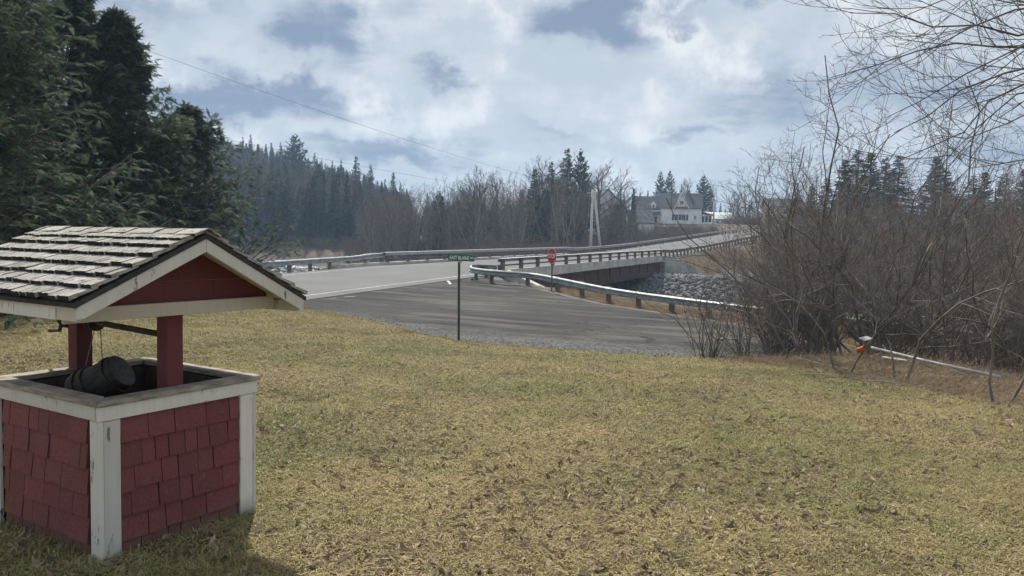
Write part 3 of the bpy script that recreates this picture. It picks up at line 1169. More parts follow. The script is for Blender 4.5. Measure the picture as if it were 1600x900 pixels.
# ------------------------------------------------------------------ utility poles and wires
def utility_pole(label, x, y, top_z, brace=None, lean=0.0):
    z0 = gz(x, y)
    H = top_z - z0
    t = thing('utility_pole', label, 'utility pole', (x, y, z0), 0, 'utility poles by the road')
    MB().tube([(0, 0, -0.6), (lean * .5, 0, H * .5), (lean, 0, H)], [0.21, 0.19, 0.15], 12).build('pole', M['pole'], t, smooth=True)
    cr = MB().box((-0.75, -0.16, H - 0.55), (0.75, -0.06, H - 0.44)).build('crossarm', M['pole'], t, rot=(0, 0, R(18)), bevel=0.01)
    for xx in (-0.65, -0.25, 0.25, 0.65):
        MB().lathe([(0.0, 0.13), (0.04, 0.12), (0.05, 0.07), (0.03, 0.05), (0.05, 0.02), (0.03, 0), (0.03, -0.02)], 8, Matrix.Translation((xx, -0.11, H - 0.43))).build('insulator', M['steel_dark'], cr)
    if brace:
        bx, by = brace
        MB().tube([(bx, by, gz(x + bx, y + by) - z0 - 0.4), (0.2 + lean, 0.03, H - 0.25)], [0.19, 0.14], 12).build('push_brace', M['pole'], t, smooth=True)
        tr = MB().lathe([(0.0, 0.42), (0.19, 0.40), (0.21, 0.36), (0.21, -0.36), (0.17, -0.4), (0, -0.4)], 14, Matrix.Translation((-0.32, -0.05, H - 1.25))).build('transformer', M['steel_dark'], t, smooth=False)
        MB().box((-0.16, -0.08, H - 1.4), (-0.1, 0.0, H - 1.1)).build('transformer_bracket', M['galv_dull'], tr)
        for k in range(4):
            MB().box((0.10, -0.12, H - 1.1 - k * 0.55), (0.3, -0.04, H - 1.02 - k * 0.55)).build('cable_clamp', M['galv_dull'], t)
    return t


P1 = (at(921, 104), 104.0)
P2 = (at(1111, 172), 172.0)
z1 = 1.6 + 79 / 1230 * 104
z2 = 1.6 + 70 / 1230 * 172
utility_pole('pale wooden utility pole with a leaning brace pole beside the bridge rail', P1[0], P1[1], z1, (1.55, 1.2), 0.12)
utility_pole('single pale utility pole by the drive beside the white house', P2[0], P2[1], z2, None, 0.1)


def wire(label, a, b, sag, r=0.014):
    a, b = Vector(a), Vector(b)
    m = MB()
    pts = []
    for k in range(25):
        t = k / 24
        p = a.lerp(b, t)
        p.z -= sag * 4 * t * (1 - t)
        pts.append(p - a)
    m.tube(pts, r, 5)
    o = m.build('power_line', M['wire'], None, smooth=True, loc=a)
    return tag(o, label, 'wire', 'wires along the road')


wire('upper power line slanting down across the clouds to the braced pole', (-42, 12.0, 17.5), (P1[0] - .3, P1[1], z1 - 0.3), 1.6, 0.010)
wire('lower power line slanting past the cedar tops to the braced pole', (-40, 25.0, 11.0), (P1[0], P1[1], z1 - 1.6), 1.2, 0.009)
wire('lowest cable crossing in front of the wooded hill to the braced pole', (-47, 42.0, 7.6), (P1[0], P1[1], z1 - 2.3), 1.4, 0.010)
wire('power line strung from the braced pole to the pole by the white house', (P1[0] + .3, P1[1], z1 - 0.3), (P2[0], P2[1], z2 - 0.4), 0.9, 0.016)


# ------------------------------------------------------------------ buildings
def gable_roof(name, x0, x1, y0, y1, ze, zr, mat, parent, over=0.35, th=0.14):
    """ridge along x"""
    m = MB()
    ym = (y0 + y1) / 2
    sl = (zr - ze) / (ym - y0)
    for sgn, ye in ((-1, y0), (1, y1)):
        e = Vector((0, ye + sgn * over, ze - over * sl))
        p = [(x0 - over, e.y, e.z), (x1 + over, e.y, e.z), (x1 + over, ym, zr), (x0 - over, ym, zr)]
        m.prism(p, (0, 0, 0.01), (0, 0, th))
    return m.build(name, mat, parent)


def walls(x0, x1, y0, y1, h, zr, mat, parent, name='wall'):
    """pentagon end walls joined with the long walls, ridge along x"""
    ym = (y0 + y1) / 2
    poly = [(x0, y0, 0), (x0, y1, 0), (x0, y1, h), (x0, ym, zr), (x0, y0, h)]
    return MB().prism(poly, (0, 0, 0), (x1 - x0, 0, 0)).build(name, mat, parent)


def window(parent, x, z, w, h, y, frame=0.1, mullions=1, shutters=False):
    """window in a wall facing -y at local y"""
    wn = MB().box((x - w / 2 - frame, y - 0.06, z - frame), (x + w / 2 + frame, y + 0.05, z + h + frame)).build('window', M['house_white'], parent)
    MB().box((x - w / 2, y - 0.075, z), (x + w / 2, y - 0.062, z + h)).build('pane', M['window_glass'], wn)
    for k in range(1, mullions + 1):
        xx = x - w / 2 + w * k / (mullions + 1)
        MB().box((xx - 0.04, y - 0.09, z), (xx + 0.04, y - 0.077, z + h)).build('mullion', M['house_white'], wn)
    MB().box((x - w / 2 - frame - .05, y - 0.13, z - frame - 0.08), (x + w / 2 + frame + .05, y - 0.061, z - frame)).build('sill', M['house_white'], wn)
    if shutters:
        for sgn in (-1, 1):
            c = x + sgn * (w / 2 + frame + 0.28)
            MB().box((c - 0.24, y - 0.05, z - 0.05), (c + 0.24, y - 0.004, z + h + 0.05)).build('shutter', M['shutter'], wn)
    return wn


def farmhouse():
    D = 190.0
    x, y = at(1061, D), D
    zg = 1.6 + 25.5 / 1230 * D
    h = thing('farmhouse', 'white farmhouse with dark roof and steep front gable on the rise', 'house', (x, y, zg), R(-6))
    u = D / 1230
    # main block: local x centred, front at y = 0
    hw, he, hr, dp = 4.75, 4.45, 7.9, 7.6
    wl = walls(-hw, hw, 0, dp, he, hr, M['house_white'], h)
    MB().box((-hw - .1, -0.1, -2.6), (hw + .1, dp + .1, 0.18)).build('foundation', M['concrete'], h)
    rf = gable_roof('roof', -hw, hw, 0, dp, he, hr, M['house_roof'], h, 0.35)
    MB().box((-0.4 + 2.0, 3.4, hr - 0.5), (0.25 + 2.0, 4.05, hr + 0.9)).build('chimney', M['stone'], rf)
    # steep wall dormer
    dw, dz = 1.55, 8.0
    poly = [(-dw, 0, he - 0.2), (dw, 0, he - 0.2), (0, 0, dz)]
    dm = MB().prism(poly, (0, -0.04, 0), (0, 3.4, 0)).build('front_gable', M['house_white'], h)
    for sgn in (-1, 1):
        p = [(sgn * (dw + .3), -0.4, he - 0.9), (0, -0.4, dz + 0.02), (0, -0.4, dz + 0.2), (sgn * (dw + .45), -0.4, he - 0.9)]
        MB().prism(p, (0, 0, 0), (0, 3.6, 0)).build('gable_roof', M['house_roof'], dm)
        p2 = [(sgn * (dw + .32), -0.43, he - 0.95), (0, -0.43, dz - 0.05), (0, -0.43, dz + 0.23), (sgn * (dw + .5), -0.43, he - 0.95)]
        MB().prism(p2, (0, -0.05, 0), (0, 0.0, 0)).build('bargeboard', M['house_white'], dm)
    window(dm, 0, 5.2, 0.75, 0.75, -0.04)
    window(h, -0.3, 1.35, 2.6, 1.35, 0, mullions=2, shutters=True)
    window(h, 3.3, 1.6, 0.5, 0.9, 0)
    for k in range(14):                                               # clapboards
        MB().box((-hw - 0.012, -0.03, 0.32 + k * 0.29), (hw + 0.012, -0.004, 0.335 + k * 0.29)).build('clapboard', M['house_white'], wl)
    # right sun porch
    m = MB().box((hw + 0.01, 0.6, 0), (hw + 2.6, 5.6, 1.0)).build('porch_wall', M['house_white'], h)
    pr = MB().prism([(hw + 0.02, 0.2, 3.4), (hw + 3.0, 0.2, 2.55), (hw + 3.0, 0.2, 2.7), (hw + 0.02, 0.2, 3.6)], (0, 0, 0), (0, 5.8, 0)).build('porch_roof', M['house_roof'], h)
    for k in range(4):
        xx = hw + 0.12 + k * 0.79
        MB().box((xx - .07, 0.62, 1.0), (xx + .07, 0.78, 2.56)).build('porch_post', M['house_white'], h)
    MB().box((hw + 0.05, 0.80, 1.0), (hw + 2.5, 0.84, 2.5)).build('porch_glazing', M['window_glass'], h)
    MB().box((hw + 0.02, 0.55, 2.45), (hw + 2.7, 0.86, 2.62)).build('porch_beam', M['house_white'], h)
    # left wing
    wx0 = -hw - 6.6
    walls(wx0, -hw - 0.01, 0.7, 7.0, 4.1, 7.05, M['house_white'], h, 'wing_wall')
    MB().box((wx0 - .1, 0.6, -2.6), (-hw - .12, 7.1, 0.14)).build('wing_foundation', M['concrete'], h)
    gable_roof('wing_roof', wx0, -hw - 0.38, 0.7, 7.0, 4.1, 7.05, M['house_roof'], h, 0.3)
    dr = MB().prism([(-7.2, 0, 4.0), (-6.0, 0, 4.0), (-6.0, 0, 5.0), (-6.6, 0, 5.6), (-7.2, 0, 5.0)], (0, 0.75, 0), (0, 3.0, 0)).build('dormer', M['house_white'], h)
    for sgn in (-1, 1):
        p = [(-6.6, 0, 5.62), (-6.6 + sgn * 0.85, 0, 4.8), (-6.6 + sgn * 0.85, 0, 4.92), (-6.6, 0, 5.76)]
        MB().prism(p, (0, 0.55, 0), (0, 3.0, 0)).build('dormer_roof', M['house_white'], dr)
    window(dr, -6.6, 4.25, 0.45, 0.7, 0.75, 0.06, 0)
    MB().prism([(-9.0, -0.9, 2.55), (-9.0, 0.69, 3.2), (-9.0, 0.69, 3.35), (-9.0, -0.9, 2.7)], (0, 0, 0), (4.0, 0, 0)).build('entry_roof', M['house_roof'], h)
    for xx in (-8.9, -5.1):
        MB().box((xx - .07, -0.8, -0.3), (xx + .07, -0.66, 2.56)).build('entry_post', M['house_white'], h)
    window(h, -9.9, 1.3, 0.6, 1.1, 0.7)
    window(h, -7.9, 1.3, 0.6, 1.1, 0.7)
    dr_ = MB().box((-6.6, 0.6, 0.05), (-5.7, 0.72, 2.1)).build('door', M['shutter'], h)
    MB().box((-5.85, 0.55, 1.0), (-5.8, 0.595, 1.08)).build('handle', M['galv_dull'], dr_)
    return h


farmhouse()


def second_house():
    D = 168.0
    x = at(946, D)
    h = thing('white_house', 'white house with grey gable half hidden behind bare trees and the pole', 'house', (x, D, gz(x, D)), R(4))
    zt = 1.6 + 80 / 1230 * D - gz(x, D)
    # gable end faces the road
    poly = [(-4.0, 0, 0), (4.0, 0, 0), (4.0, 0, zt - 4.2), (0, 0, zt), (-4.0, 0, zt - 4.2)]
    MB().prism(poly, (0, 0, 0), (0, 9, 0)).build('wall', M['house_white'], h)
    for sgn in (-1, 1):
        p = [(sgn * 4.5, 0, zt - 4.75), (0, 0, zt + .02), (0, 0, zt + .2), (sgn * 4.6, 0, zt - 4.62)]
        MB().prism(p, (0, -0.4, 0), (0, 9.4, 0)).build('roof', M['house_roof'], h)
    for xx in (-1.8, 1.8):
        window(h, xx, zt - 4.6, 0.9, 1.4, 0, 0.1, 1)
    window(h, 0, 1.3, 1.0, 1.5, 0)
    # lower ell with a dark roof turned to the road
    walls(3.9, 9.5, -2.5, 4.5, 3.0, 5.6, M['house_white'], h, 'ell_wall')
    gable_roof('ell_roof', 4.3, 9.5, -2.5, 4.5, 3.0, 5.6, M['house_roof'], h, 0.3)
    return h


second_house()


def garage():
    D = 204.0
    x = at(1123, D)
    zg = 1.6 + 26 / 1230 * D
    g = thing('garage', 'low garage with a pale tin roof beyond the white farmhouse', 'garage', (x, D, zg), R(-4))
    walls(-3.0, 3.0, 0, 6, 1.95, 3.6, M['house_white'], g)
    MB().box((-3.1, -0.1, -2.5), (3.1, 6.1, 0.05)).build('foundation', M['concrete'], g)
    gable_roof('roof', -3.0, 3.0, 0, 6, 1.95, 3.6, M['tin_roof'], g, 0.3)
    window(g, -0.9, 0.7, 0.5, 0.7, 0)
    d = MB().box((0.4, -0.05, 0.06), (2.6, -0.005, 1.7)).build('garage_door', M['galv_dull'], g)
    for k in range(3):
        MB().box((0.4, -0.07, 0.45 + k * .4), (2.6, -0.052, 0.48 + k * .4)).build('door_rib', M['house_white'], d)


garage()


def tan_house():
    D = 186.0
    x = at(1222, D)
    zg = 1.6 + 24 / 1230 * D
    t = thing('tan_house', 'tan two storey house showing through the brush by the road', 'house', (x, D, zg), R(-10))
    walls(-4.2, 4.2, 0, 7, 5.3, 7.2, M['tan_wall'], t)
    MB().box((-4.3, -0.1, -3.0), (4.3, 7.1, 0.05)).build('foundation', M['concrete'], t)
    gable_roof('roof', -4.2, 4.2, 0, 7, 5.3, 7.2, M['house_roof'], t, 0.3)
    for xx in (-2.9, 0.0, 2.9):
        for zz in (0.9, 3.4):
            window(t, xx, zz, 0.75, 1.25, 0, 0.12, 1)
    MB().box((-1.9, -0.06, 0.06), (-1.05, -0.005, 2.1)).build('door', M['house_white'], t)
    MB().box((-4.6, -1.8, 2.5), (0, -0.32, 2.62)).build('porch_roof', M['house_roof'], t)
    for xx in (-4.4, -2.2, -0.2):
        MB().box((xx - .07, -1.7, -0.6), (xx + .07, -1.56, 2.5)).build('porch_post', M['house_white'], t)


tan_house()

# ------------------------------------------------------------------ wishing well
def wishing_well():
    w = thing('wishing_well', 'red shingled wishing well with white trim and weathered shake roof', 'wishing well', (-1.945, 3.70, 0.0))
    w.rotation_euler = (0, 0, R(90 - 31.8))           # local x runs along the gable side, local y away to the left
    Wd, Dp = 0.88, 0.98
    rnd = random.Random(11)
    # hollow box
    inner = MB()
    t = 0.03
    for lo, hi in (((0.012, 0.012, -0.1), (Wd - .012, 0.012 + t, 0.758)), ((0.012, Dp - .012 - t, -0.1), (Wd - .012, Dp - .012, 0.758)),
                   ((0.012, 0.0121 + t, -0.1), (0.012 + t, Dp - .0121 - t, 0.758)), ((Wd - .012 - t, 0.0121 + t, -0.1), (Wd - .012, Dp - .0121 - t, 0.758))):
        inner.box(lo, hi)
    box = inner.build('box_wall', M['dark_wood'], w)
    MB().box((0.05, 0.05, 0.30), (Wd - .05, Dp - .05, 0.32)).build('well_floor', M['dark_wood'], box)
    # shingles: unit piece, thicker at its butt
    bm = bmesh.new()
    sh = MB().add([(0, 0, 0), (1, 0, 0), (1, -1, 0), (0, -1, 0), (0, 0, 1), (1, 0, 1), (1, -0.35, 1), (0, -0.35, 1)],
                  [(0, 1, 2, 3), (4, 7, 6, 5), (3, 2, 6, 7), (0, 4, 5, 1), (1, 5, 6, 2), (0, 3, 7, 4)])
    sh_me = sh.mesh('shingle', M['red'])
    rows, rh = 5, 0.122
    faces = [((0, 0), 0, Wd), ((0, Dp), -90, Dp), ((Wd, Dp), 180, Wd), ((Wd, 0), 90, Dp)]
    for fi, ((ox, oy), ang, L) in enumerate(faces):
        rot = Matrix.Rotation(R(ang), 4, 'Z')
        for r_ in range(rows + 1):
            ztop = 0.69 - r_ * rh
            zbot = ztop - rh if r_ < rows else -0.03
            x = 0.088 if r_ % 2 else 0.088
            end = L - 0.088
            first = True
            while x < end - 0.01:
                ww = rnd.choice((0.075, 0.095, 0.12, 0.15, 0.19))
                if first and r_ % 2:
                    ww *= 0.6
                first = False
                if end - (x + ww) < 0.05:
                    ww = end - x
                jl = rnd.uniform(-0.004, 0.004)
                p = rot @ Vector((x, 0, 0))
                th = rnd.uniform(0.015, 0.025) if r_ < rows else 0.008
                o = obj('shingle', sh_me, box, (ox + p.x, oy + p.y, zbot + jl), (0, R(rnd.uniform(-0.5, 0.5)), R(ang)), (ww - 0.005, th, ztop - zbot + 0.012))
                x += ww
    # corner boards, two to a corner
    for (cx, cy, dx1, dy2) in ((0, 0, 1, 1), (Wd, 0, -1, 1), (0, Dp, 1, -1), (Wd, Dp, -1, -1)):
        b1 = MB().box((min(cx, cx + dx1 * 0.086), cy - dy2 * 0.022 if dy2 > 0 else cy + 0.002, -0.08), (max(cx, cx + dx1 * 0.086), cy - 0.002 if dy2 > 0 else cy + 0.022, 0.692))
        b1.build('corner_board', M['white'], w, bevel=0.003)
        xo = (cx - 0.022, cx - 0.0005) if dx1 > 0 else (cx + 0.0005, cx + 0.022)
        b2 = MB().box((xo[0], min(cy - dy2 * 0.024, cy + dy2 * 0.058), -0.08), (xo[1], max(cy - dy2 * 0.024, cy + dy2 * 0.058), 0.6925))
        b2.build('corner_board', M['white'], w, bevel=0.003)
    # band boards under the rim
    for lo, hi in (((-0.026, -0.028, 0.694), (Wd + .026, -0.004, 0.764)), ((-0.026, Dp + .004, 0.694), (Wd + .026, Dp + .028, 0.764)),
                   ((-0.028, -0.002, 0.6945), (-0.004, Dp + .003, 0.7642)), ((Wd + .004, -0.002, 0.6945), (Wd + .028, Dp + .003, 0.7642))):
        MB().box(lo, hi).build('band_board', M['white'], w, bevel=0.002)
    # mitred rim
    o_, i_ = 0.042, 0.052
    O = [(-o_, -o_), (Wd + o_, -o_), (Wd + o_, Dp + o_), (-o_, Dp + o_)]
    I = [(i_, i_), (Wd - i_, i_), (Wd - i_, Dp - i_), (i_, Dp - i_)]
    for k in range(4):
        a, b, c, d = O[k], O[(k + 1) % 4], I[(k + 1) % 4], I[k]
        e = Vector((b[0] - a[0], b[1] - a[1], 0)).normalized() * 0.0012
        poly = [Vector((*a, 0)) + e, Vector((*b, 0)) - e, Vector((*c, 0)) - e, Vector((*d, 0)) + e]
        MB().prism(poly, (0, 0, 0.766), (0, 0, 0.792 + 0.001 * k)).build('rim_board', M['rim_wood'], w, bevel=0.003)
    # posts and windlass
    pc = 0.44
    for y0 in (0.02, Dp - 0.115):
        MB().box((pc - 0.047, y0 + 0.035, 0.30), (pc + 0.047, y0 + 0.128 - 0.0, 1.19)).build('post', M['red_plain'], w, bevel=0.004)
    ax = MB().tube([(pc, 0.12, 1.052), (pc, Dp + 0.02, 1.078)], 0.017, 12).build('axle', M['dark_wood'], w, smooth=True)
    mt = Matrix.Translation((pc, 0, 0)) @ Matrix.Rotation(R(-90), 4, 'X')
    for y0, zc, r1 in ((0.80, 1.072, 0.050), (Dp + 0.075, 1.079, 0.062)):
        mm = Matrix.Translation((pc, y0, zc)) @ Matrix.Rotation(R(-90), 4, 'X')
        MB().lathe([(0.012, -0.028), (r1, -0.028), (r1, -0.012), (r1 * .72, -0.008), (r1 * .72, 0.012), (r1, 0.016), (r1, 0.030), (0.012, 0.030)], 20, mm).build('spool', M['iron'], ax)
    MB().tube([(pc, Dp + 0.02, 1.079), (pc, Dp + 0.14, 1.081), (pc - 0.02, Dp + 0.15, 1.0), (pc - 0.02, Dp + 0.26, 0.99)], 0.011, 8).build('crank', M['iron'], ax)
    # cord from the spool up to the eave
    pts = []
    for k in range(9):
        u = k / 8
        pts.append((pc - 0.03 - u * 0.25, Dp + 0.09 + u * 0.12, 1.10 + u * 0.09 - 0.06 * 4 * u * (1 - u) * .4))
    MB().tube(pts, 0.004, 5).build('loose_cord', M['rope'], w)
    # roof
    xc, half, y0, y1 = 0.438, 0.655, -0.20, 1.27
    zp = 1.585
    SL = {-1: math.tan(R(24.9)), 1: math.tan(R(27.6))}
    root = obj('roof', None, w)
    for sgn in (-1, 1):
        sl = SL[sgn]
        ze = zp - half * sl
        p = [(xc, 0, zp - 0.032), (xc + sgn * half, 0, ze - 0.032), (xc + sgn * half, 0, ze - 0.016), (xc, 0, zp - 0.016)]
        MB().prism(p, (0, y0 + 0.022, 0), (0, y1 - 0.022, 0)).build('roof_sheathing', M['cream'], root)
        p = [(xc, 0, zp - 0.0155), (xc + sgn * (half + .012), 0, ze - 0.0225), (xc + sgn * (half + .012), 0, ze - 0.0015), (xc, 0, zp + 0.007)]
        MB().prism(p, (0, y0 - 0.008, 0), (0, y1 + 0.008, 0)).build('roofing_felt', M['black_felt'], root)
        for yy in (y0 - 0.002, y1 + 0.002 - 0.022):                      # rake boards
            p = [(xc + sgn * 0.001, 0, zp - 0.018), (xc + sgn * half, 0, ze - 0.018), (xc + sgn * (half - .004), 0, ze - 0.074), (xc + sgn * (half - .028), 0, ze - 0.072), (xc + sgn * 0.001, 0, zp - 0.084)]
            MB().prism(p, (0, yy, 0), (0, yy + 0.021, 0)).build('rake_board', M['white'], root, bevel=0.0015)
        # eave fascia
        xf = xc + sgn * (half - 0.026)
        MB().box((min(xf, xf + .02 * sgn), y0 + 0.19, ze - 0.088), (max(xf, xf + .02 * sgn), y1 - 0.10, ze - 0.026)).build('eave_board', M['white'], root, bevel=0.002)
        MB().box((min(xf, xf + .018 * sgn), y0 + 0.022, ze - 0.086), (max(xf, xf + .018 * sgn), y0 + 0.182, ze - 0.026)).build('eave_board', M['cream'], root, bevel=0.002)
        # shakes
        th = math.atan(sl)
        L = half / math.cos(th) + 0.03
        n = 7
        ex = L / n
        for c in range(n):
            d0 = L - (c + 1) * ex                                      # upper end of the exposed part, measured down from the ridge
            yv = y0 + 0.003
            first = True
            while yv < y1:
                ww = rnd.uniform(0.05, 0.125)
                if y1 + 0.012 - (yv + ww) < 0.045:
                    ww = y1 + 0.012 - yv
                ln = ex + 0.035 + rnd.uniform(-0.006, 0.006)
                jit = rnd.uniform(-0.003, 0.004)
                lift = rnd.uniform(0.0, 0.0015)
                thk = rnd.uniform(0.019, 0.024)
                # local frame: x down the slope, y along the ridge, z out of the roof
                mt = (Matrix.Translation((xc, yv + 0.0015, zp + 0.009))
                      @ Matrix(((sgn * math.cos(th), 0, sgn * math.sin(th), 0), (0, 1, 0, 0), (-math.sin(th), 0, math.cos(th), 0), (0, 0, 0, 1)))
                      @ Matrix.Translation((max(d0 - 0.035, 0.0) + jit, 0, 0.004 + lift))
                      @ Matrix.Rotation(R(rnd.uniform(-1.6, 1.6)), 4, 'Z') @ Matrix.Rotation(R(-4.6 + rnd.uniform(-.6, .5)), 4, 'Y'))
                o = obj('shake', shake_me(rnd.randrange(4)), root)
                o.matrix_local = mt @ Matrix.Diagonal((ln, ww - rnd.uniform(0.005, 0.012), thk, 1))
                yv += ww
    # ridge caps
    yv = y0 - 0.02
    k = 0
    while yv < y1 - 0.02:
        ww = rnd.uniform(0.18, 0.27)
        for sgn in (-1, 1):
            th = math.atan(SL[sgn])
            mt = (Matrix.Translation((xc, yv, zp + 0.030 + rnd.uniform(0, .003)))
                  @ Matrix(((sgn * math.cos(th), 0, sgn * math.sin(th), 0), (0, 1, 0, 0), (-math.sin(th), 0, math.cos(th), 0), (0, 0, 0, 1)))
                  @ Matrix.Translation((0.001, 0, 0)) @ Matrix.Rotation(R(rnd.uniform(-1, 1)), 4, 'Z') @ Matrix.Rotation(R(-1.5), 4, 'X'))
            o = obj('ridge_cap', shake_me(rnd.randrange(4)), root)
            o.matrix_local = mt @ Matrix.Diagonal((0.085, min(ww, y1 + .01 - yv), 0.013, 1))
        yv += ww - 0.012
    # gable boards, tie boards
    for yy, out in ((0.015, -1), (Dp - 0.015, 1)):
        ga = obj('gable', None, w)
        zb_ = 1.236
        for (xa, xb, za, zt) in ((-0.15, 0.10, zb_, 1.345), (0.102, 0.34, zb_, 1.345), (0.342, 0.64, zb_, 1.345), (0.642, 1.0, zb_, 1.345), (-0.1, 0.425, 1.347, 1.56), (0.427, 0.95, 1.347, 1.56)):
            def roofz(x):
                return zp - 0.036 - abs(x - xc) * SL[1 if x > xc else -1]
            xs = sorted({xa, xb, min(max(xc, xa), xb), *[q for q in (xc - (zp - .036 - zt) / SL[-1], xc + (zp - .036 - zt) / SL[1], xc - (zp - .036 - za) / SL[-1] + 1e-6, xc + (zp - .036 - za) / SL[1] - 1e-6) if xa < q < xb]})
            xs = [x for x in xs if roofz(x) >= za - 1e-4]
            if len(xs) < 2:
                continue
            top = [(x, 0, min(zt, max(roofz(x), za + 1e-4))) for x in xs]
            poly = [(xs[0], 0, za), (xs[-1], 0, za)] + top[::-1]
            MB().prism(poly, (0, yy - 0.008, 0), (0, yy + 0.008, 0)).build('gable_board', M['red_plain'], ga)
        ty = yy + out * 0.022
        MB().box((xc - 0.62, min(ty, ty + out * .022), 1.172), (xc + 0.585, max(ty, ty + out * .022), 1.240)).build('tie_board', M['cream'], w, bevel=0.002)
    return w


_shk = {}


def shake_me(k):
    if k not in _shk:
        r = random.Random(100 + k)
        n = 6
        vs, fs = [], []
        ends = [1 + r.uniform(-0.02, 0.012) for _ in range(n + 1)]
        for i in range(n + 1):
            y = i / n
            zz = 1 + r.uniform(-0.10, 0.06)
            vs += [(0, y, 0), (ends[i], y, 0), (ends[i] - .02, y, zz), (0.5, y, 0.75 + r.uniform(-.06, .06)), (0, y, 0.35)]
        for i in range(n):
            a, b = i * 5, (i + 1) * 5
            for q in range(5):
                q2 = (q + 1) % 5
                fs.append((a + q, a + q2, b + q2, b + q))
        fs.append((0, 1, 2, 3, 4))
        fs.append(tuple(x + n * 5 for x in (4, 3, 2, 1, 0)))
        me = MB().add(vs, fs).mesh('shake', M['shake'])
        _shk[k] = me
    return _shk[k]


well = wishing_well()


def bucket():
    a = R(31.8)
    e1 = Vector((math.sin(a), math.cos(a), 0))
    e2 = Vector((-math.cos(a), math.sin(a), 0))
    A = Vector((-1.945, 3.70, 0))
    c = A + e1 * 0.36 + e2 * 0.60 + Vector((0, 0, 0.75))
    b = thing('bucket', 'blackened old wooden bucket tipped on its side inside the wishing well', 'bucket', c)
    b.scale = (0.84, 0.84, 0.84)
    axis = Vector((-0.80, 0.05, -0.52)).normalized()                    # towards the mouth
    b.rotation_euler = axis.to_track_quat('Z', 'Y').to_euler()
    prof = [(0.0, -0.17), (0.112, -0.17), (0.118, -0.16), (0.150, 0.13), (0.152, 0.15), (0.138, 0.15), (0.104, -0.15), (0.0, -0.15)]
    MB().lathe(prof, 28).build('bucket_body', M['bucket'], b, smooth=False)
    for z, r in ((0.105, 0.1535), (0.045, 0.147), (-0.11, 0.1285)):
        MB().lathe([(r - .004, z - .014), (r + .003, z - .013), (r + .005, z + .013), (r - .002, z + .014)], 28).build('hoop', M['iron'], b)
    pts = [(0.15 * math.cos(t) * 1.02, 0.10 * math.sin(t) * -1.5, 0.13 + 0.03 * math.sin(t)) for t in np.linspace(0, math.pi, 13)]
    MB().tube(pts, 0.005, 6).build('bail_handle', M['iron'], b)
    # cords up to the windlass, expressed in the bucket's frame
    bpy.context.view_layer.update()
    inv = b.matrix_world.inverted()
    top = A + e1 * 0.44 + e2 * 0.80 + Vector((0, 0, 1.03))
    for (lx, ly, lz), off in (((0.0, 0.155, 0.03), 0.0), ((0.06, 0.12, -0.13), -0.06)):
        p = inv @ (top + e2 * off)
        MB().tube([(lx, ly, lz), tuple(p)], 0.0035, 5).build('cord', M['rope'], b)


bucket()

# ------------------------------------------------------------------ growing branches, many at a time
def unit(v):
    return v / np.maximum(np.linalg.norm(v, axis=-1, keepdims=True), 1e-9)


def grow(rng, org, d, length, r0, K, wiggle=0.15, up=0.0, taper=0.25):
    n = len(org)
    P = np.zeros((n, K, 3))
    P[:, 0] = org
    d = unit(d)
    step = (length / (K - 1))[:, None]
    for k in range(1, K):
        d = unit(d + rng.normal(size=(n, 3)) * wiggle + np.array((0, 0, up)))
        P[:, k] = P[:, k - 1] + d * step
    rad = r0[:, None] * np.linspace(1, taper, K)[None]
    return P, rad


def sprout(rng, P, rad, per, t0, t1, ang, lr, rr, fall=0.5):
    """starts of the next order of branches: origins, directions, lengths, radii"""
    n, K, _ = P.shape
    t = (np.arange(per)[None] + rng.uniform(0, 1, (n, per))) / per
    t = t0 + (t1 - t0) * t
    f = t * (K - 1)
    i = np.clip(f.astype(int), 0, K - 2)
    w = (f - i)[..., None]
    ar = np.arange(n)[:, None]
    a, b = P[ar, i], P[ar, i + 1]
    org = a * (1 - w) + b * w
    tan = unit(b - a)
    rnd = rng.normal(size=(n, per, 3))
    perp = unit(rnd - (rnd * tan).sum(-1, keepdims=True) * tan)
    an = np.radians(ang) * rng.uniform(0.65, 1.35, (n, per, 1))
    d = tan * np.cos(an) + perp * np.sin(an)
    seg = np.linalg.norm(P[:, 1:] - P[:, :-1], axis=-1).sum(1)[:, None]
    u = (t - t0) / max(t1 - t0, 1e-6)
    ln = seg * lr * (1 - fall * u) * rng.uniform(0.6, 1.25, (n, per))
    r_ = (rad[ar, i] * (1 - w[..., 0]) + rad[ar, i + 1] * w[..., 0]) * rr
    return org.reshape(-1, 3), d.reshape(-1, 3), ln.ravel(), r_.ravel()


def tubes(P, rad, sides):
    n, K, _ = P.shape
    T = np.gradient(P, axis=1)
    T = unit(T)
    ref = np.where(np.abs(T[..., 2:3]) < 0.9, np.array((0, 0, 1.0)), np.array((1.0, 0, 0)))
    A = unit(np.cross(T, ref))
    B = np.cross(T, A)
    w = 2 * np.pi * np.arange(sides) / sides
    V = P[:, :, None] + rad[:, :, None, None] * (A[:, :, None] * np.cos(w)[None, None, :, None] + B[:, :, None] * np.sin(w)[None, None, :, None])
    V = V.reshape(-1, 3)
    base = (np.arange(n) * K * sides)[:, None, None]
    k = np.arange(K - 1)[None, :, None] * sides
    s = np.arange(sides)[None, None, :]
    s2 = (s + 1) % sides
    Fq = np.stack([base + k + s, base + k + s2, base + k + sides + s2, base + k + sides + s], -1).reshape(-1, 4)
    return V, Fq


def join(parts):
    off, VV, FF = 0, [], []
    for v, f in parts:
        VV.append(v)
        FF.append(f + off)
        off += len(v)
    return np.vstack(VV), np.vstack(FF)


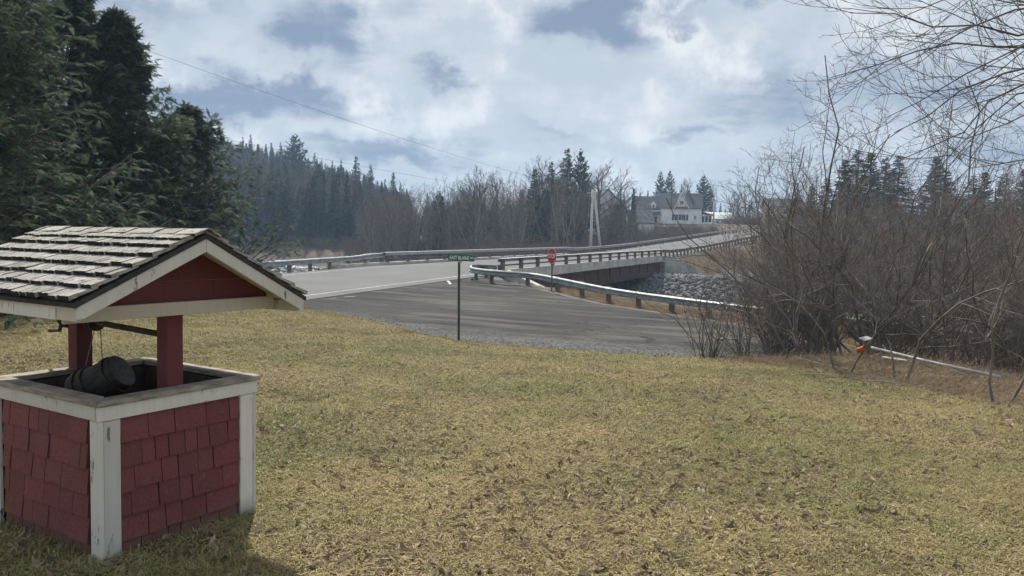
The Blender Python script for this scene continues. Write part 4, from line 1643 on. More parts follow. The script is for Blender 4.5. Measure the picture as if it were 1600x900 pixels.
def bare_plant(seed, base, orders, minr=0.004, split=1):
    """base: (origins, dirs, lengths, radii, K, wiggle, up); orders: list of dicts. Returns two meshes' data: wood and twigs."""
    rng = np.random.default_rng(seed)
    org, d, ln, r0, K, wig, up = base
    P, rad = grow(rng, np.array(org, float), np.array(d, float), np.array(ln, float), np.array(r0, float), K, wig, up, 0.3)
    parts = [tubes(P, rad, 7)]
    wood, tw = [parts[0]], []
    for i, o in enumerate(orders):
        og, dd, l_, r_ = sprout(rng, P, rad, o['n'], o.get('t0', .25), o.get('t1', 1.0), o['ang'], o['lr'], o.get('rr', .55), o.get('fall', .5))
        r_ = np.maximum(r_, minr)
        P, rad = grow(rng, og, dd, l_, r_, o.get('K', 4), o.get('wig', .18), o.get('up', .05), o.get('taper', .4))
        q_ = tubes(P, rad, o.get('sides', 3))
        (wood if i < split else tw).append(q_)
    return join(wood), join(tw)


def copy_thing(src, loc, rotz, scale, label=None, group=None):
    c = src.copy()
    COL.objects.link(c)
    c.location, c.rotation_euler, c.scale = loc, (0, 0, rotz), scale
    if label:
        c['label'] = label
    if group:
        c['group'] = group
    for ch in src.children:
        k = ch.copy()
        COL.objects.link(k)
        k.parent = c
    return c


# ------------------------------------------------------------------ species, unit height 10 m
def maple_parts(seed, spread=1.0, mat_t='twig', stems=1):
    rng = np.random.default_rng(seed)
    n = stems
    org = np.zeros((n, 3))
    if stems > 1:
        a = np.linspace(0, 2 * np.pi, n, endpoint=False) + rng.uniform(0, .7, n)
        org[:, 0], org[:, 1] = np.cos(a) * 0.2, np.sin(a) * 0.2
        d = np.stack([np.cos(a) * .75 * spread, np.sin(a) * .75 * spread, np.ones(n)], -1)
        ln = rng.uniform(6.5, 8.5, n)
        r0 = rng.uniform(.11, .16, n)
    else:
        d = np.array([(0.02, 0.02, 1)])
        ln = np.array([7.6])
        r0 = np.array([.20])
    base = (org, d, ln, r0, 9, 0.07, 0.06)
    per = 13 if stems == 1 else 6
    orders = [dict(n=per, t0=.22 if stems == 1 else .3, t1=1., ang=48 * spread, lr=.62, rr=.55, K=7, wig=.12, up=.10, fall=.6, sides=5),
              dict(n=8, t0=.2, ang=42, lr=.48, rr=.55, K=5, wig=.14, up=.08, sides=3),
              dict(n=6, t0=.15, ang=40, lr=.5, rr=.6, K=4, wig=.15, up=.06, sides=3),
              dict(n=4 if stems == 1 else 4, t0=.1, ang=38, lr=.55, rr=.7, K=3, wig=.12, up=.05, sides=3)]
    return bare_plant(seed, base, orders, 0.0085)


def alder_parts(seed):
    """slim upright stems, twiggy"""
    rng = np.random.default_rng(seed)
    n = 5
    a = rng.uniform(0, 2 * np.pi, n)
    org = np.stack([np.cos(a) * .3, np.sin(a) * .3, np.zeros(n)], -1)
    d = np.stack([np.cos(a) * .28, np.sin(a) * .28, np.ones(n)], -1)
    base = (org, d, rng.uniform(7, 10, n), rng.uniform(.06, .09, n), 9, 0.06, 0.05)
    orders = [dict(n=9, t0=.2, ang=38, lr=.36, rr=.5, K=5, wig=.12, up=.10, sides=4, fall=.5),
              dict(n=6, t0=.15, ang=40, lr=.48, rr=.6, K=4, wig=.14, up=.06, sides=3),
              dict(n=5, t0=.1, ang=40, lr=.55, rr=.7, K=3, wig=.14, up=.05, sides=3)]
    return bare_plant(seed, base, orders, 0.008)


def tree_source(name, label, wood, tw, wm, tm, cat='tree', crown='crown', trunk='trunk'):
    t = thing(name, label, cat)
    obj(trunk, mesh(trunk, *wood, M[wm], True), t)
    tag(obj(crown, mesh(crown, *tw, M[tm], True), t), kind='stuff')
    return t


class Kind:
    """a source thing that is itself the first one placed, later ones are copies"""

    def __init__(self, src):
        self.src, self.used = src, False

    def place(self, loc, rotz, scale, label, group=None):
        if not self.used:
            self.used = True
            o = self.src
            o.location, o.rotation_euler, o.scale = loc, (0, 0, rotz), scale
            o['label'] = label
            if group:
                o['group'] = group
            return o
        return copy_thing(self.src, loc, rotz, scale, label, group)

    def drop(self):
        if not self.used:
            for ch in list(self.src.children):
                bpy.data.objects.remove(ch)
            bpy.data.objects.remove(self.src)


MAPLES = [Kind(tree_source('bare_tree', 'x', *maple_parts(s, sp), 'bark', 'twig')) for s, sp in ((21, 1.0), (22, .85), (23, .75), (24, 1.1))]
ALDERS = [Kind(tree_source('bare_tree', 'x', *alder_parts(s), 'bark_pale', tm)) for s, tm in ((31, 'twig'), (32, 'twig_red'), (33, 'twig'))]
WILLOW = Kind(tree_source('spreading_tree', 'x', *maple_parts(41, 1.15, stems=8), 'bark', 'twig_red'))


def conifer_parts(seed, kind='spruce'):
    rng = np.random.default_rng(seed)
    H = 10.0
    trunk = grow(rng, np.zeros((1, 3)), np.array([(0, 0, 1.0)]), np.array([H * .97]), np.array([.17]), 8, 0.012, 0.02, .08)
    tr = tubes(*trunk, 7)
    nb = {'spruce': 430, 'pine': 300, 'fir': 460}[kind]
    u = np.sort(rng.uniform(0.06 if kind != 'pine' else .22, 0.985, nb))
    if kind == 'pine':                        # clear tiers with gaps between
        u = np.round(u * 15) / 15 + rng.normal(size=nb) * .008
        u = np.clip(u, .2, .985)
    z = u * H
    prof = {'spruce': (1 - u) ** .95 * 1.95, 'fir': (1 - u) ** .92 * 1.45, 'pine': np.sin(np.clip((1 - u) * 1.25, 0, 1) * np.pi * .62) * 2.3}[kind]
    R_ = prof * rng.uniform(.55, 1.15, nb) + 0.05
    a = rng.uniform(0, 2 * np.pi, nb)
    upd = {'spruce': -.18, 'fir': .02, 'pine': .22}[kind]
    d = np.stack([np.cos(a), np.sin(a), np.full(nb, upd) + .45 * u], -1)
    P, rad = grow(rng, np.stack([np.zeros(nb), np.zeros(nb), z], -1), d, R_, np.full(nb, .022), 6, .06, -.035 if kind == 'spruce' else .05, .3)
    br = tubes(P, rad, 3)
    # needle tufts: little pointed blades along each branch
    per = 12
    t = rng.uniform(.12, 1, (nb, per)) ** .8
    f = t * 5
    i = np.clip(f.astype(int), 0, 4)
    w = (f - i)[..., None]
    ar = np.arange(nb)[:, None]
    c = P[ar, i] * (1 - w) + P[ar, i + 1] * w
    tan = unit(P[ar, i + 1] - P[ar, i])
    side = unit(np.cross(tan, np.array((0, 0, 1.0))))
    lenb = (.20 + .38 * rng.uniform(0, 1, (nb, per, 1))) * (0.28 + 0.85 * (R_ / 2.0)[:, None, None])
    sgn = rng.choice([-1, 1], (nb, per, 1))
    dirn = unit(tan * .9 + side * sgn * rng.uniform(.2, 1.0, (nb, per, 1)) + np.array((0, 0, 1.0)) * rng.normal(-.22, .25, (nb, per, 1)))
    nrm = unit(np.cross(dirn, rng.normal(size=(nb, per, 3)) * .7 + np.array((0, 0, 1.0))))
    wd = lenb * .20
    v0 = c - dirn * lenb * .12
    v1 = c + dirn * lenb * .45 + nrm * wd
    v2 = c + dirn * lenb
    v3 = c + dirn * lenb * .45 - nrm * wd
    V = np.stack([v0, v1, v2, v3], 2).reshape(-1, 3)
    Fq = np.arange(len(V)).reshape(-1, 4)
    return tr, join([br, (V, Fq)])


CONIFERS = []
for s, k in ((51, 'spruce'), (52, 'fir'), (53, 'spruce'), (54, 'fir')):
    tr, cr = conifer_parts(s, k)
    CONIFERS.append(Kind(tree_source('spruce_tree', 'x', tr, cr, 'bark', 'spruce')))
tr, cr = conifer_parts(57, 'pine')
PINE = Kind(tree_source('pine_tree', 'x', tr, cr, 'bark', 'spruce'))


def plant_tree(kind, px, ytop, dist, label, group=None, wide=1.0, hmax=None):
    x = at(px, dist)
    z = gz(x, dist)
    h = height_for(px, ytop, dist)
    if hmax:
        h = min(h, hmax)
    s = h / 10.0
    return kind.place((x, dist, z - 0.1), random.uniform(0, 6.28), (s * wide, s * wide, s), label, group)


# ---- conifers one can single out
plant_tree(PINE, 459, 208, 235, 'tall ragged white pine standing above the hillside wood', wide=1.15)
plant_tree(CONIFERS[0], 555, 242, 205, 'pointed spruce on the skyline, right of the tall pine', wide=1.1)
plant_tree(CONIFERS[2], 577, 256, 208, 'shorter spruce close beside the pointed skyline spruce', wide=1.0)
plant_tree(CONIFERS[1], 612, 268, 200, 'small spruce at the low end of the wooded skyline', wide=1.1)
plant_tree(CONIFERS[0], 881, 229, 142, 'dark spruce in the grove above the middle of the bridge', wide=1.25)
plant_tree(PINE, 902, 231, 146, 'thin ragged pine beside the grove above the bridge', wide=.62)
plant_tree(CONIFERS[2], 857, 250, 140, 'broad dark spruce at the heart of the grove above the bridge', wide=1.3)
plant_tree(CONIFERS[1], 832, 262, 137, 'blue green fir on the near side of the grove', wide=1.35)
plant_tree(CONIFERS[0], 910, 268, 138, 'spruce just behind the braced utility pole', wide=1.3)
plant_tree(CONIFERS[3], 986, 292, 152, 'slim dark cedar standing before the farmhouse wing', wide=.85)
plant_tree(CONIFERS[1], 962, 318, 148, 'low dark fir between the braced pole and the farmhouse', wide=1.4)
plant_tree(PINE, 1027, 266, 226, 'thin pine behind the farmhouse, left of its twin', wide=.62)
plant_tree(PINE, 1041, 264, 228, 'thin pine behind the farmhouse, right of its twin', wide=.6)
plant_tree(CONIFERS[2], 1060, 286, 226, 'small spruce behind the farmhouse roof ridge', wide=.8)
plant_tree(PINE, 1094, 272, 222, 'bushy pine rising behind the right end of the farmhouse', wide=.9)
plant_tree(CONIFERS[3], 1008, 296, 215, 'dark fir behind the farmhouse wing roof', wide=.9)
G_R = 'dark conifers far behind the thicket'
for px, yt in ((1312, 246), (1330, 232), (1352, 236), (1374, 243), (1394, 241), (1453, 243), (1470, 262), (1512, 272), (1530, 266), (1560, 268), (1590, 262), (1240, 292), (1262, 288), (1285, 275)):
    plant_tree(CONIFERS[RNG.integers(0, 4)], px, yt, 128 + RNG.uniform(-8, 22), 'dark conifer far behind the thicket of bare shrubs', G_R, wide=RNG.uniform(1.6, 2.1))

# ---- the hillside wood: skyline heights by picture column
SKY = np.array([(-150, 190), (0, 190), (150, 195), (250, 205), (300, 208), (345, 207), (400, 215), (440, 225), (500, 243), (540, 258), (600, 280), (640, 296)])
G_C, G_B = 'conifers of the wooded hillside', 'bare trees of the wooded hillside'
rr = np.random.default_rng(99)
for k in range(330):
    px = rr.uniform(120, 635) if k < 292 else rr.uniform(-220, 140)
    dist = rr.choice([172, 184, 198, 214, 232, 252]) + rr.uniform(-6, 6)
    sky_y = np.interp(px, SKY[:, 0], SKY[:, 1])
    f = (dist - 172) / 85
    ytop = 318 + (sky_y - 318) * np.clip(f + rr.uniform(-.1, .16), 0, 1.04) + rr.uniform(-6, 10)
    if rr.random() < .62 or px < 100:
        plant_tree(CONIFERS[rr.integers(0, 4)], px, ytop, dist, 'dark spruce or fir packed in the wooded hillside across the river', G_C, rr.uniform(.72, 1.15), 21)
    else:
        plant_tree((MAPLES + ALDERS)[rr.integers(0, 7)], px, ytop + 6, dist, 'bare grey tree among the conifers of the hillside across the river', G_B, rr.uniform(.8, 1.1), 18)
for px in np.arange(335, 560, 7.5):                                    # dark front rank on the bank
    plant_tree(CONIFERS[rr.integers(0, 4)], px + rr.uniform(-4, 4), rr.uniform(268, 318), 163 + rr.uniform(-4, 6), 'dark spruce in the front rank along the far river bank', 'front rank of conifers on the far bank', rr.uniform(1.0, 1.4), 17)
for px in np.arange(120, 335, 13):
    plant_tree((MAPLES + ALDERS)[rr.integers(0, 7)], px + rr.uniform(-5, 5), rr.uniform(255, 300), 160 + rr.uniform(-6, 6), 'bare tree in front of the conifers on the far river bank', 'bare trees along the far river bank', rr.uniform(.9, 1.2), 16)

# ---- bare trees one can single out
plant_tree(WILLOW, 648, 292, 128, 'wide spreading bare tree with many stems just beyond the bridge rail', wide=1.35)
plant_tree(MAPLES[2], 757, 245, 132, 'tall crooked bare tree above the stop sign, left of its pair', wide=.8)
plant_tree(MAPLES[1], 779, 250, 134, 'tall crooked bare tree above the stop sign, right of its pair', wide=.75)
plant_tree(MAPLES[0], 872, 222, 158, 'tallest bare tree behind the dark grove')
plant_tree(MAPLES[3], 846, 236, 160, 'bare tree crown behind the left part of the dark grove')
plant_tree(MAPLES[0], 934, 238, 160, 'rounded bare maple behind the top of the braced pole', wide=1.15)
plant_tree(MAPLES[3], 972, 252, 158, 'rounded bare maple left of the farmhouse', wide=1.05)
plant_tree(MAPLES[1], 1073, 268, 236, 'bare tree crown behind the farmhouse gable', wide=1.0)
plant_tree(MAPLES[2], 1108, 276, 232, 'bare tree crown behind the pole by the farmhouse', wide=1.0)
G_F = 'bare trees beyond the farmhouse'
for px, yt, dd in ((1140, 292, 238), (1163, 280, 215), (1180, 290, 220), (1200, 296, 230), (1215, 300, 225), (1150, 300, 250)):
    plant_tree(MAPLES[rr.integers(0, 4)], px, yt, dd, 'bare tree beyond the garage in the gap before the thicket', G_F)
G_M = 'bare trees and alders beyond the bridge'
for k in range(150):
    px = rr.uniform(560, 1000) if k < 80 else rr.uniform(560, 830)
    dist = rr.uniform(116, 172)
    yt = np.interp(px, (560, 620, 660, 700, 740, 800, 850, 900, 950, 1000), (318, 292, 280, 278, 268, 272, 258, 262, 285, 318)) + rr.uniform(-4, 50)
    plant_tree((MAPLES + ALDERS + ALDERS)[rr.integers(0, 10)], px, yt, dist, 'slender bare tree in the grey wood beyond the bridge', G_M, rr.uniform(.8, 1.15), 17)
for k in range(9):
    px = rr.uniform(640, 690) if k < 3 else rr.uniform(790, 930)
    plant_tree(CONIFERS[rr.integers(0, 4)], px, rr.uniform(285, 330), rr.uniform(128, 150), 'young dark fir in the grey wood beyond the bridge', 'young firs beyond the bridge', rr.uniform(1.1, 1.6), 12)
G_T = 'bare trees far behind the thicket'
for k in range(48):
    px = rr.uniform(1215, 1760)
    dist = rr.uniform(55, 120)
    if poly_dist(np.array([at(px, dist)]), np.array([dist]), ROAD_ALL[:, :2])[0][0] < 9:
        continue
    plant_tree((MAPLES + ALDERS + ALDERS)[rr.integers(0, 10)], px, rr.uniform(268, 330), dist, 'bare brown tree on the low ground far behind the thicket', G_T, rr.uniform(.9, 1.3), 13)
for K_ in MAPLES + ALDERS + CONIFERS + [WILLOW, PINE]:
    K_.drop()


# ------------------------------------------------------------------ pieces scattered on points
def scatter_object(name, label, cat, pts, eul, scl, tint, templates, mat, tint2=None):
    """points carrying rotation, size and tint; geometry nodes set one of the template pieces on each"""
    pts = np.asarray(pts, np.float32)
    n = len(pts)
    me = bpy.data.meshes.new(name)
    me.vertices.add(n)
    me.vertices.foreach_set('co', pts.ravel())

    def attr(nm, ty, data, key):
        a = me.attributes.new(nm, ty, 'POINT')
        a.data.foreach_set(key, np.ascontiguousarray(data).ravel())
    attr('eul', 'FLOAT_VECTOR', np.asarray(eul, np.float32), 'vector')
    attr('scl', 'FLOAT', np.asarray(scl, np.float32), 'value')
    attr('tint', 'FLOAT', np.asarray(tint, np.float32), 'value')
    attr('tint2', 'FLOAT', np.asarray(tint2 if tint2 is not None else np.zeros(n), np.float32), 'value')
    attr('pick', 'INT', RNG.integers(0, len(templates), n).astype(np.int32), 'value')
    me.materials.append(mat)
    o = obj(name, me)
    tag(o, label, cat, kind='stuff')
    ng = bpy.data.node_groups.new(name, 'GeometryNodeTree')
    ng.interface.new_socket('Geometry', in_out='INPUT', socket_type='NodeSocketGeometry')
    ng.interface.new_socket('Geometry', in_out='OUTPUT', socket_type='NodeSocketGeometry')
    N, Lk = ng.nodes, ng.links
    gi, go = N.new('NodeGroupInput'), N.new('NodeGroupOutput')
    jn = N.new('GeometryNodeGeometryToInstance')
    for tm in templates:
        src = bpy.data.objects.new(name + '_piece', tm)
        oi = N.new('GeometryNodeObjectInfo')
        oi.inputs['Object'].default_value = src
        Lk.new(oi.outputs['Geometry'], jn.inputs[0])
    ip = N.new('GeometryNodeInstanceOnPoints')
    Lk.new(gi.outputs[0], ip.inputs['Points'])
    Lk.new(jn.outputs[0], ip.inputs['Instance'])
    ip.inputs['Pick Instance'].default_value = True

    def named(nm, ty):
        a = N.new('GeometryNodeInputNamedAttribute')
        a.data_type = ty
        a.inputs['Name'].default_value = nm
        return a.outputs['Attribute']
    Lk.new(named('pick', 'INT'), ip.inputs['Instance Index'])
    e2r = N.new('FunctionNodeEulerToRotation')
    Lk.new(named('eul', 'FLOAT_VECTOR'), e2r.inputs[0])
    Lk.new(e2r.outputs[0], ip.inputs['Rotation'])
    Lk.new(named('scl', 'FLOAT'), ip.inputs['Scale'])
    Lk.new(ip.outputs[0], go.inputs[0])
    md = o.modifiers.new('scatter', 'NODES')
    md.node_group = ng
    return o


# ------------------------------------------------------------------ the cedars on the left
def spray_template(seed):
    """flat drooping spray: narrow leaflets to both sides of a midrib; x forward, z up"""
    r = np.random.default_rng(seed)
    V, Fc = [], []

    def blade(o, d, L, w):
        d = unit(np.array(d, float))
        s = unit(np.cross(d, (0, 0, 1.0)))
        b = len(V)
        V.extend([o, o + d * L * .5 + s * w, o + d * L, o + d * L * .5 - s * w])
        Fc.append((b, b + 1, b + 2, b + 3))
    for k in range(14):
        t = k / 13
        o = np.array((t * .85, 0, -0.16 * t * t))
        for sg in (-1, 1):
            L = (.36 - .27 * t) * r.uniform(.8, 1.2)
            dd = np.array((.85, sg * (.75 - .25 * t), -.16 + r.normal() * .12))
            blade(o, dd, L, .015)
            for q_ in ((.3, .55), (.6, .42)) if k < 11 else ((.5, .4),):
                o2 = o + unit(dd) * L * q_[0]
                for s2 in (-1, 1):
                    blade(o2, dd * .8 + np.array((-dd[1], dd[0], 0)) * s2 * .75 + np.array((0, 0, r.normal() * .12)), L * q_[1], .014)
    blade(np.array((.0, 0, 0)), (1, 0, -.14), .5, .016)
    blade(np.array((.5, 0, -.06)), (1, 0, -.3), .55, .03)
    return np.array(V), np.array(Fc)


SPRAY_MESH = [mesh('cedar_spray', v_, f_, M['cedar']) for v_, f_ in (spray_template(k) for k in range(4))]


def cedar(label, x, y, H, Rm, seed, nb=150, lean=(0, 0), zmin=0.08, sub=11, fine=1.0, point=.84, low=None):
    rng = np.random.default_rng(seed)
    z0 = gz(x, y)
    t = thing('cedar_tree', label, 'tree', (x, y, z0), 0)
    P, rad = grow(rng, np.zeros((1, 3)), np.array([(lean[0], lean[1], 1.0)]), np.array([H * .97]), np.array([H * .022]), 9, .02, .02, .1)
    obj('trunk', mesh('trunk', *tubes(P, rad, 9), M['bark'], True), t)
    u = np.sort(rng.uniform(zmin, .985, nb))
    f = u * 8
    i = np.clip(f.astype(int), 0, 7)
    org = P[0, i] * (1 - (f - i)[:, None]) + P[0, i + 1] * (f - i)[:, None]
    lens = Rm * ((1 - u) ** point) * rng.uniform(.65, 1.22, nb) + .10
    a = rng.uniform(0, 2 * np.pi, nb)
    d = np.stack([np.cos(a), np.sin(a), .15 + .75 * u], -1)
    B, br = grow(rng, org, d, lens,   .005 + lens * .008, 7, .07, 0.02, .3)
    k = np.linspace(0, 1, 7)
    B[:, :, 2] += (-.30 * np.sin(np.clip(k * 1.15, 0, 1) * np.pi * .75) * lens[:, None] * .55 + .22 * k[None] ** 3 * lens[:, None] * .6)
    if low is not None:                                                 # one long low branch drooping towards the lawn
        tip = np.array(low) - np.array((x, y, z0))
        kk = np.linspace(0, 1, 7)[:, None]
        path = np.array((0, 0, 1.9)) * (1 - kk) + tip * kk + np.array((0, 0, .5)) * np.sin(kk * np.pi)
        B = np.concatenate([B, path[None]])
        br = np.concatenate([br, np.linspace(.03, .006, 7)[None]])
    og, dd, ln, r_ = sprout(rng, B, br, sub, .18, 1.0, 48, .34, .6, .55)
    ln = np.minimum(ln, .75)
    dd[:, 2] = dd[:, 2] * .45 - .05
    S, sr = grow(rng, og, dd, ln + .12, np.maximum(r_, .003), 4, .08, -.03, .4)
    wood = join([tubes(B, br, 4), tubes(S, sr, 3)])
    obj('branches', mesh('branches', *wood, M['bark'], True), t)
    allp = np.vstack([S, ])
    per = 8
    n = len(S)
    tt = rng.uniform(.1, 1.0, (n, per))
    ff = tt * 3
    ii = np.clip(ff.astype(int), 0, 2)
    ar = np.arange(n)[:, None]
    w = (ff - ii)[..., None]
    c = (S[ar, ii] * (1 - w) + S[ar, ii + 1] * w).reshape(-1, 3)
    tan = unit(S[ar, ii + 1] - S[ar, ii]).reshape(-1, 3)
    dirn = unit(tan + rng.normal(size=tan.shape) * .38 + np.array((0, 0, -.18)))
    upv = np.array((0, 0, 1.0)) + rng.normal(size=tan.shape) * .42
    yv = unit(np.cross(upv, dirn))
    zv = np.cross(dirn, yv)
    Rm_ = np.stack([dirn, yv, zv], -1)
    sc = fine * rng.uniform(.17, .33, len(c)) * (H / 10) ** .3
    eul = np.column_stack([np.arctan2(Rm_[:, 2, 1], Rm_[:, 2, 2]), -np.arcsin(np.clip(Rm_[:, 2, 0], -1, 1)), np.arctan2(Rm_[:, 1, 0], Rm_[:, 0, 0])])
    tint = np.clip(rng.beta(1.5, 2.6, len(c)) + .35 * (fbm(c[:, 0] * 1.1 + 9 * c[:, 2], c[:, 1] * 1.1 + c[:, 2], seed) - .5), 0, 1)
    o = scatter_object('crown', None, None, c, eul, sc, tint, SPRAY_MESH, M['cedar'])
    o.parent = t
    return t


cedar('tall dense cedar at the left edge, its top out of view', at(-95, 17.5), 17.5, 12.5, 4.8, 61, 270, (.02, .01), .10, 17, .80, .84, (-8.75, 14.5, -.30))
cedar('cedar with a leaning pointed top behind the wishing well roof', at(176, 25), 25.0, 9.6, 4.3, 62, 230, (.09, 0), .06, 14, .95, 1.0)
cedar('shorter bushy cedar reaching right of the wishing well roof', at(262, 27), 27.0, 7.0, 4.5, 63, 190, (.05, 0), .05, 13, .95)
cedar('dark cedar between the leaning cedar and the left edge', at(-5, 22), 22.0, 12.0, 4.2, 64, 220, (.02, 0), .06, 13, .9)
cedar('cedar wedged between the dark cedar and the leaning one', at(112, 24), 24.0, 10.2, 4.0, 66, 210, (.01, 0), .06, 13, .92, .8)


# ------------------------------------------------------------------ near thicket
def shrub_parts(seed, n=9, H=5.0, lean=.45, orders=None, r=(.014, .028)):
    rng = np.random.default_rng(seed)
    a = rng.uniform(0, 2 * np.pi, n)
    org = np.stack([np.cos(a) * .22, np.sin(a) * .22, np.full(n, -.1)], -1) * rng.uniform(.3, 1.3, (n, 1))
    d = np.stack([np.cos(a) * lean, np.sin(a) * lean, np.ones(n)], -1) + rng.normal(size=(n, 3)) * np.array((.16, .16, 0))
    base = (org, d, rng.uniform(.65, 1.1, n) * H, rng.uniform(*r, n), 10, .21, .04)
    orders = orders or [dict(n=7, t0=.18, ang=44, lr=.46, rr=.62, K=6, wig=.17, up=.08, sides=4, fall=.45),
                        dict(n=7, t0=.12, ang=50, lr=.46, rr=.6, K=5, wig=.26, up=.05, sides=3),
                        dict(n=4, t0=.1, ang=44, lr=.5, rr=.7, K=4, wig=.18, up=.05, sides=3)]
    return bare_plant(seed, base, orders, 0.0032, 1)


def shrub_kind(name, seed, **kw):
    wd, tw = shrub_parts(seed, **kw)
    t = thing(name, 'x', 'shrub')
    obj('stems', mesh('stems', *wd, M['twig_near'], True), t)
    tag(obj('twigs', mesh('twigs', *tw, M['twig_near'], True), t), kind='stuff')
    return Kind(t)


SHRUBS = [shrub_kind('bare_shrub', 71 + k, n=8 + k, H=4.8 + .2 * (k % 3), lean=.38 + .09 * (k % 3)) for k in range(6)]
WHIPS = shrub_kind('bare_shrub', 81, n=26, H=2.3, lean=.38, r=(.009, .016), orders=[dict(n=4, t0=.4, ang=26, lr=.32, rr=.6, K=4, wig=.08, up=.1, sides=3), dict(n=2, t0=.3, ang=30, lr=.4, rr=.7, K=3, sides=3)])
SAPL = [shrub_kind('bare_sapling', 85 + k, n=2, H=4.6, lean=.16, r=(.019, .026), orders=[dict(n=9, t0=.3, ang=42, lr=.34, rr=.5, K=6, wig=.13, up=.12, sides=4), dict(n=6, t0=.2, ang=42, lr=.45, rr=.65, K=4, wig=.15, up=.08), dict(n=3, t0=.2, ang=42, lr=.5, K=3)]) for k in range(2)]


def put(kind, px, dist, s, label, group=None):
    x = at(px, dist)
    return kind.place((x, dist, gz(x, dist)), random.uniform(0, 6.28), (s, s, s * random.uniform(.9, 1.1)), label, group)


put(WHIPS, 1112, 18.6, 1.0, 'clump of thin upright whips where the lawn meets the side road')
put(WHIPS, 1168, 19.6, 1.1, 'clump of thin whips just right of the first clump by the road')
put(SAPL[0], 1417, 13.6, 1.05, 'slim bare sapling with a bent foot at the lawn edge of the thicket')
put(SAPL[1], 1570, 10.8, .92, 'slim dark sapling nearest the right edge of the lawn')
put(SAPL[0], 1322, 14.6, .85, 'slim dark sapling beside the orange object')
put(SHRUBS[0], 1262, 17.4, 1.18, 'big sprawling bare shrub at the left end of the thicket')
put(SHRUBS[1], 1325, 19.6, 1.42, 'tall bare shrub with arching stems in the middle of the thicket')
put(SHRUBS[2], 1395, 19.9, 1.25, 'bare shrub behind the fallen white pipe')
put(SHRUBS[3], 1490, 19.0, 1.2, 'bare shrub arching over the fallen white pipe')
put(SHRUBS[4], 1215, 20.6, .95, 'bare shrub leaning over the guard rail end')
put(SHRUBS[5], 1625, 16.5, 1.05, 'bare shrub at the right edge of the picture')
G_S, G_S2 = 'bare shrubs tangled in the thicket', 'brush on the river bank behind the thicket'
for k in range(15):
    d_ = rr.uniform(19, 30)
    px = rr.uniform(1190, 1760) if d_ > 20 else rr.uniform(1290, 1760)
    x_ = at(px, d_)
    put(SHRUBS[rr.integers(0, 6)], px, d_, rr.uniform(.75, 1.05), 'bare grey brown shrub tangled in the middle of the thicket', G_S)
for k in range(54):
    d_ = rr.uniform(28, 62)
    px = rr.uniform(1225, 1780)
    if gz(at(px, d_), d_) < WATER_Z + .3:
        continue
    put(SHRUBS[rr.integers(0, 6)], px, d_, rr.uniform(.9, 1.35), 'bare brush on the river bank seen through the thicket', G_S2)
for k in range(12):
    put(WHIPS, rr.uniform(1200, 1620), rr.uniform(19.3, 21.5), rr.uniform(.5, .8), 'tuft of thin whips at the foot of the thicket', 'thin whips at the foot of the thicket')

for k in range(24):
    put(SHRUBS[rr.integers(0, 6)], rr.uniform(1205, 1640), rr.uniform(19.6, 22.5), rr.uniform(.34, .55), 'low tangled shrub filling the dark foot of the thicket', 'low tangled shrubs at the foot of the thicket')


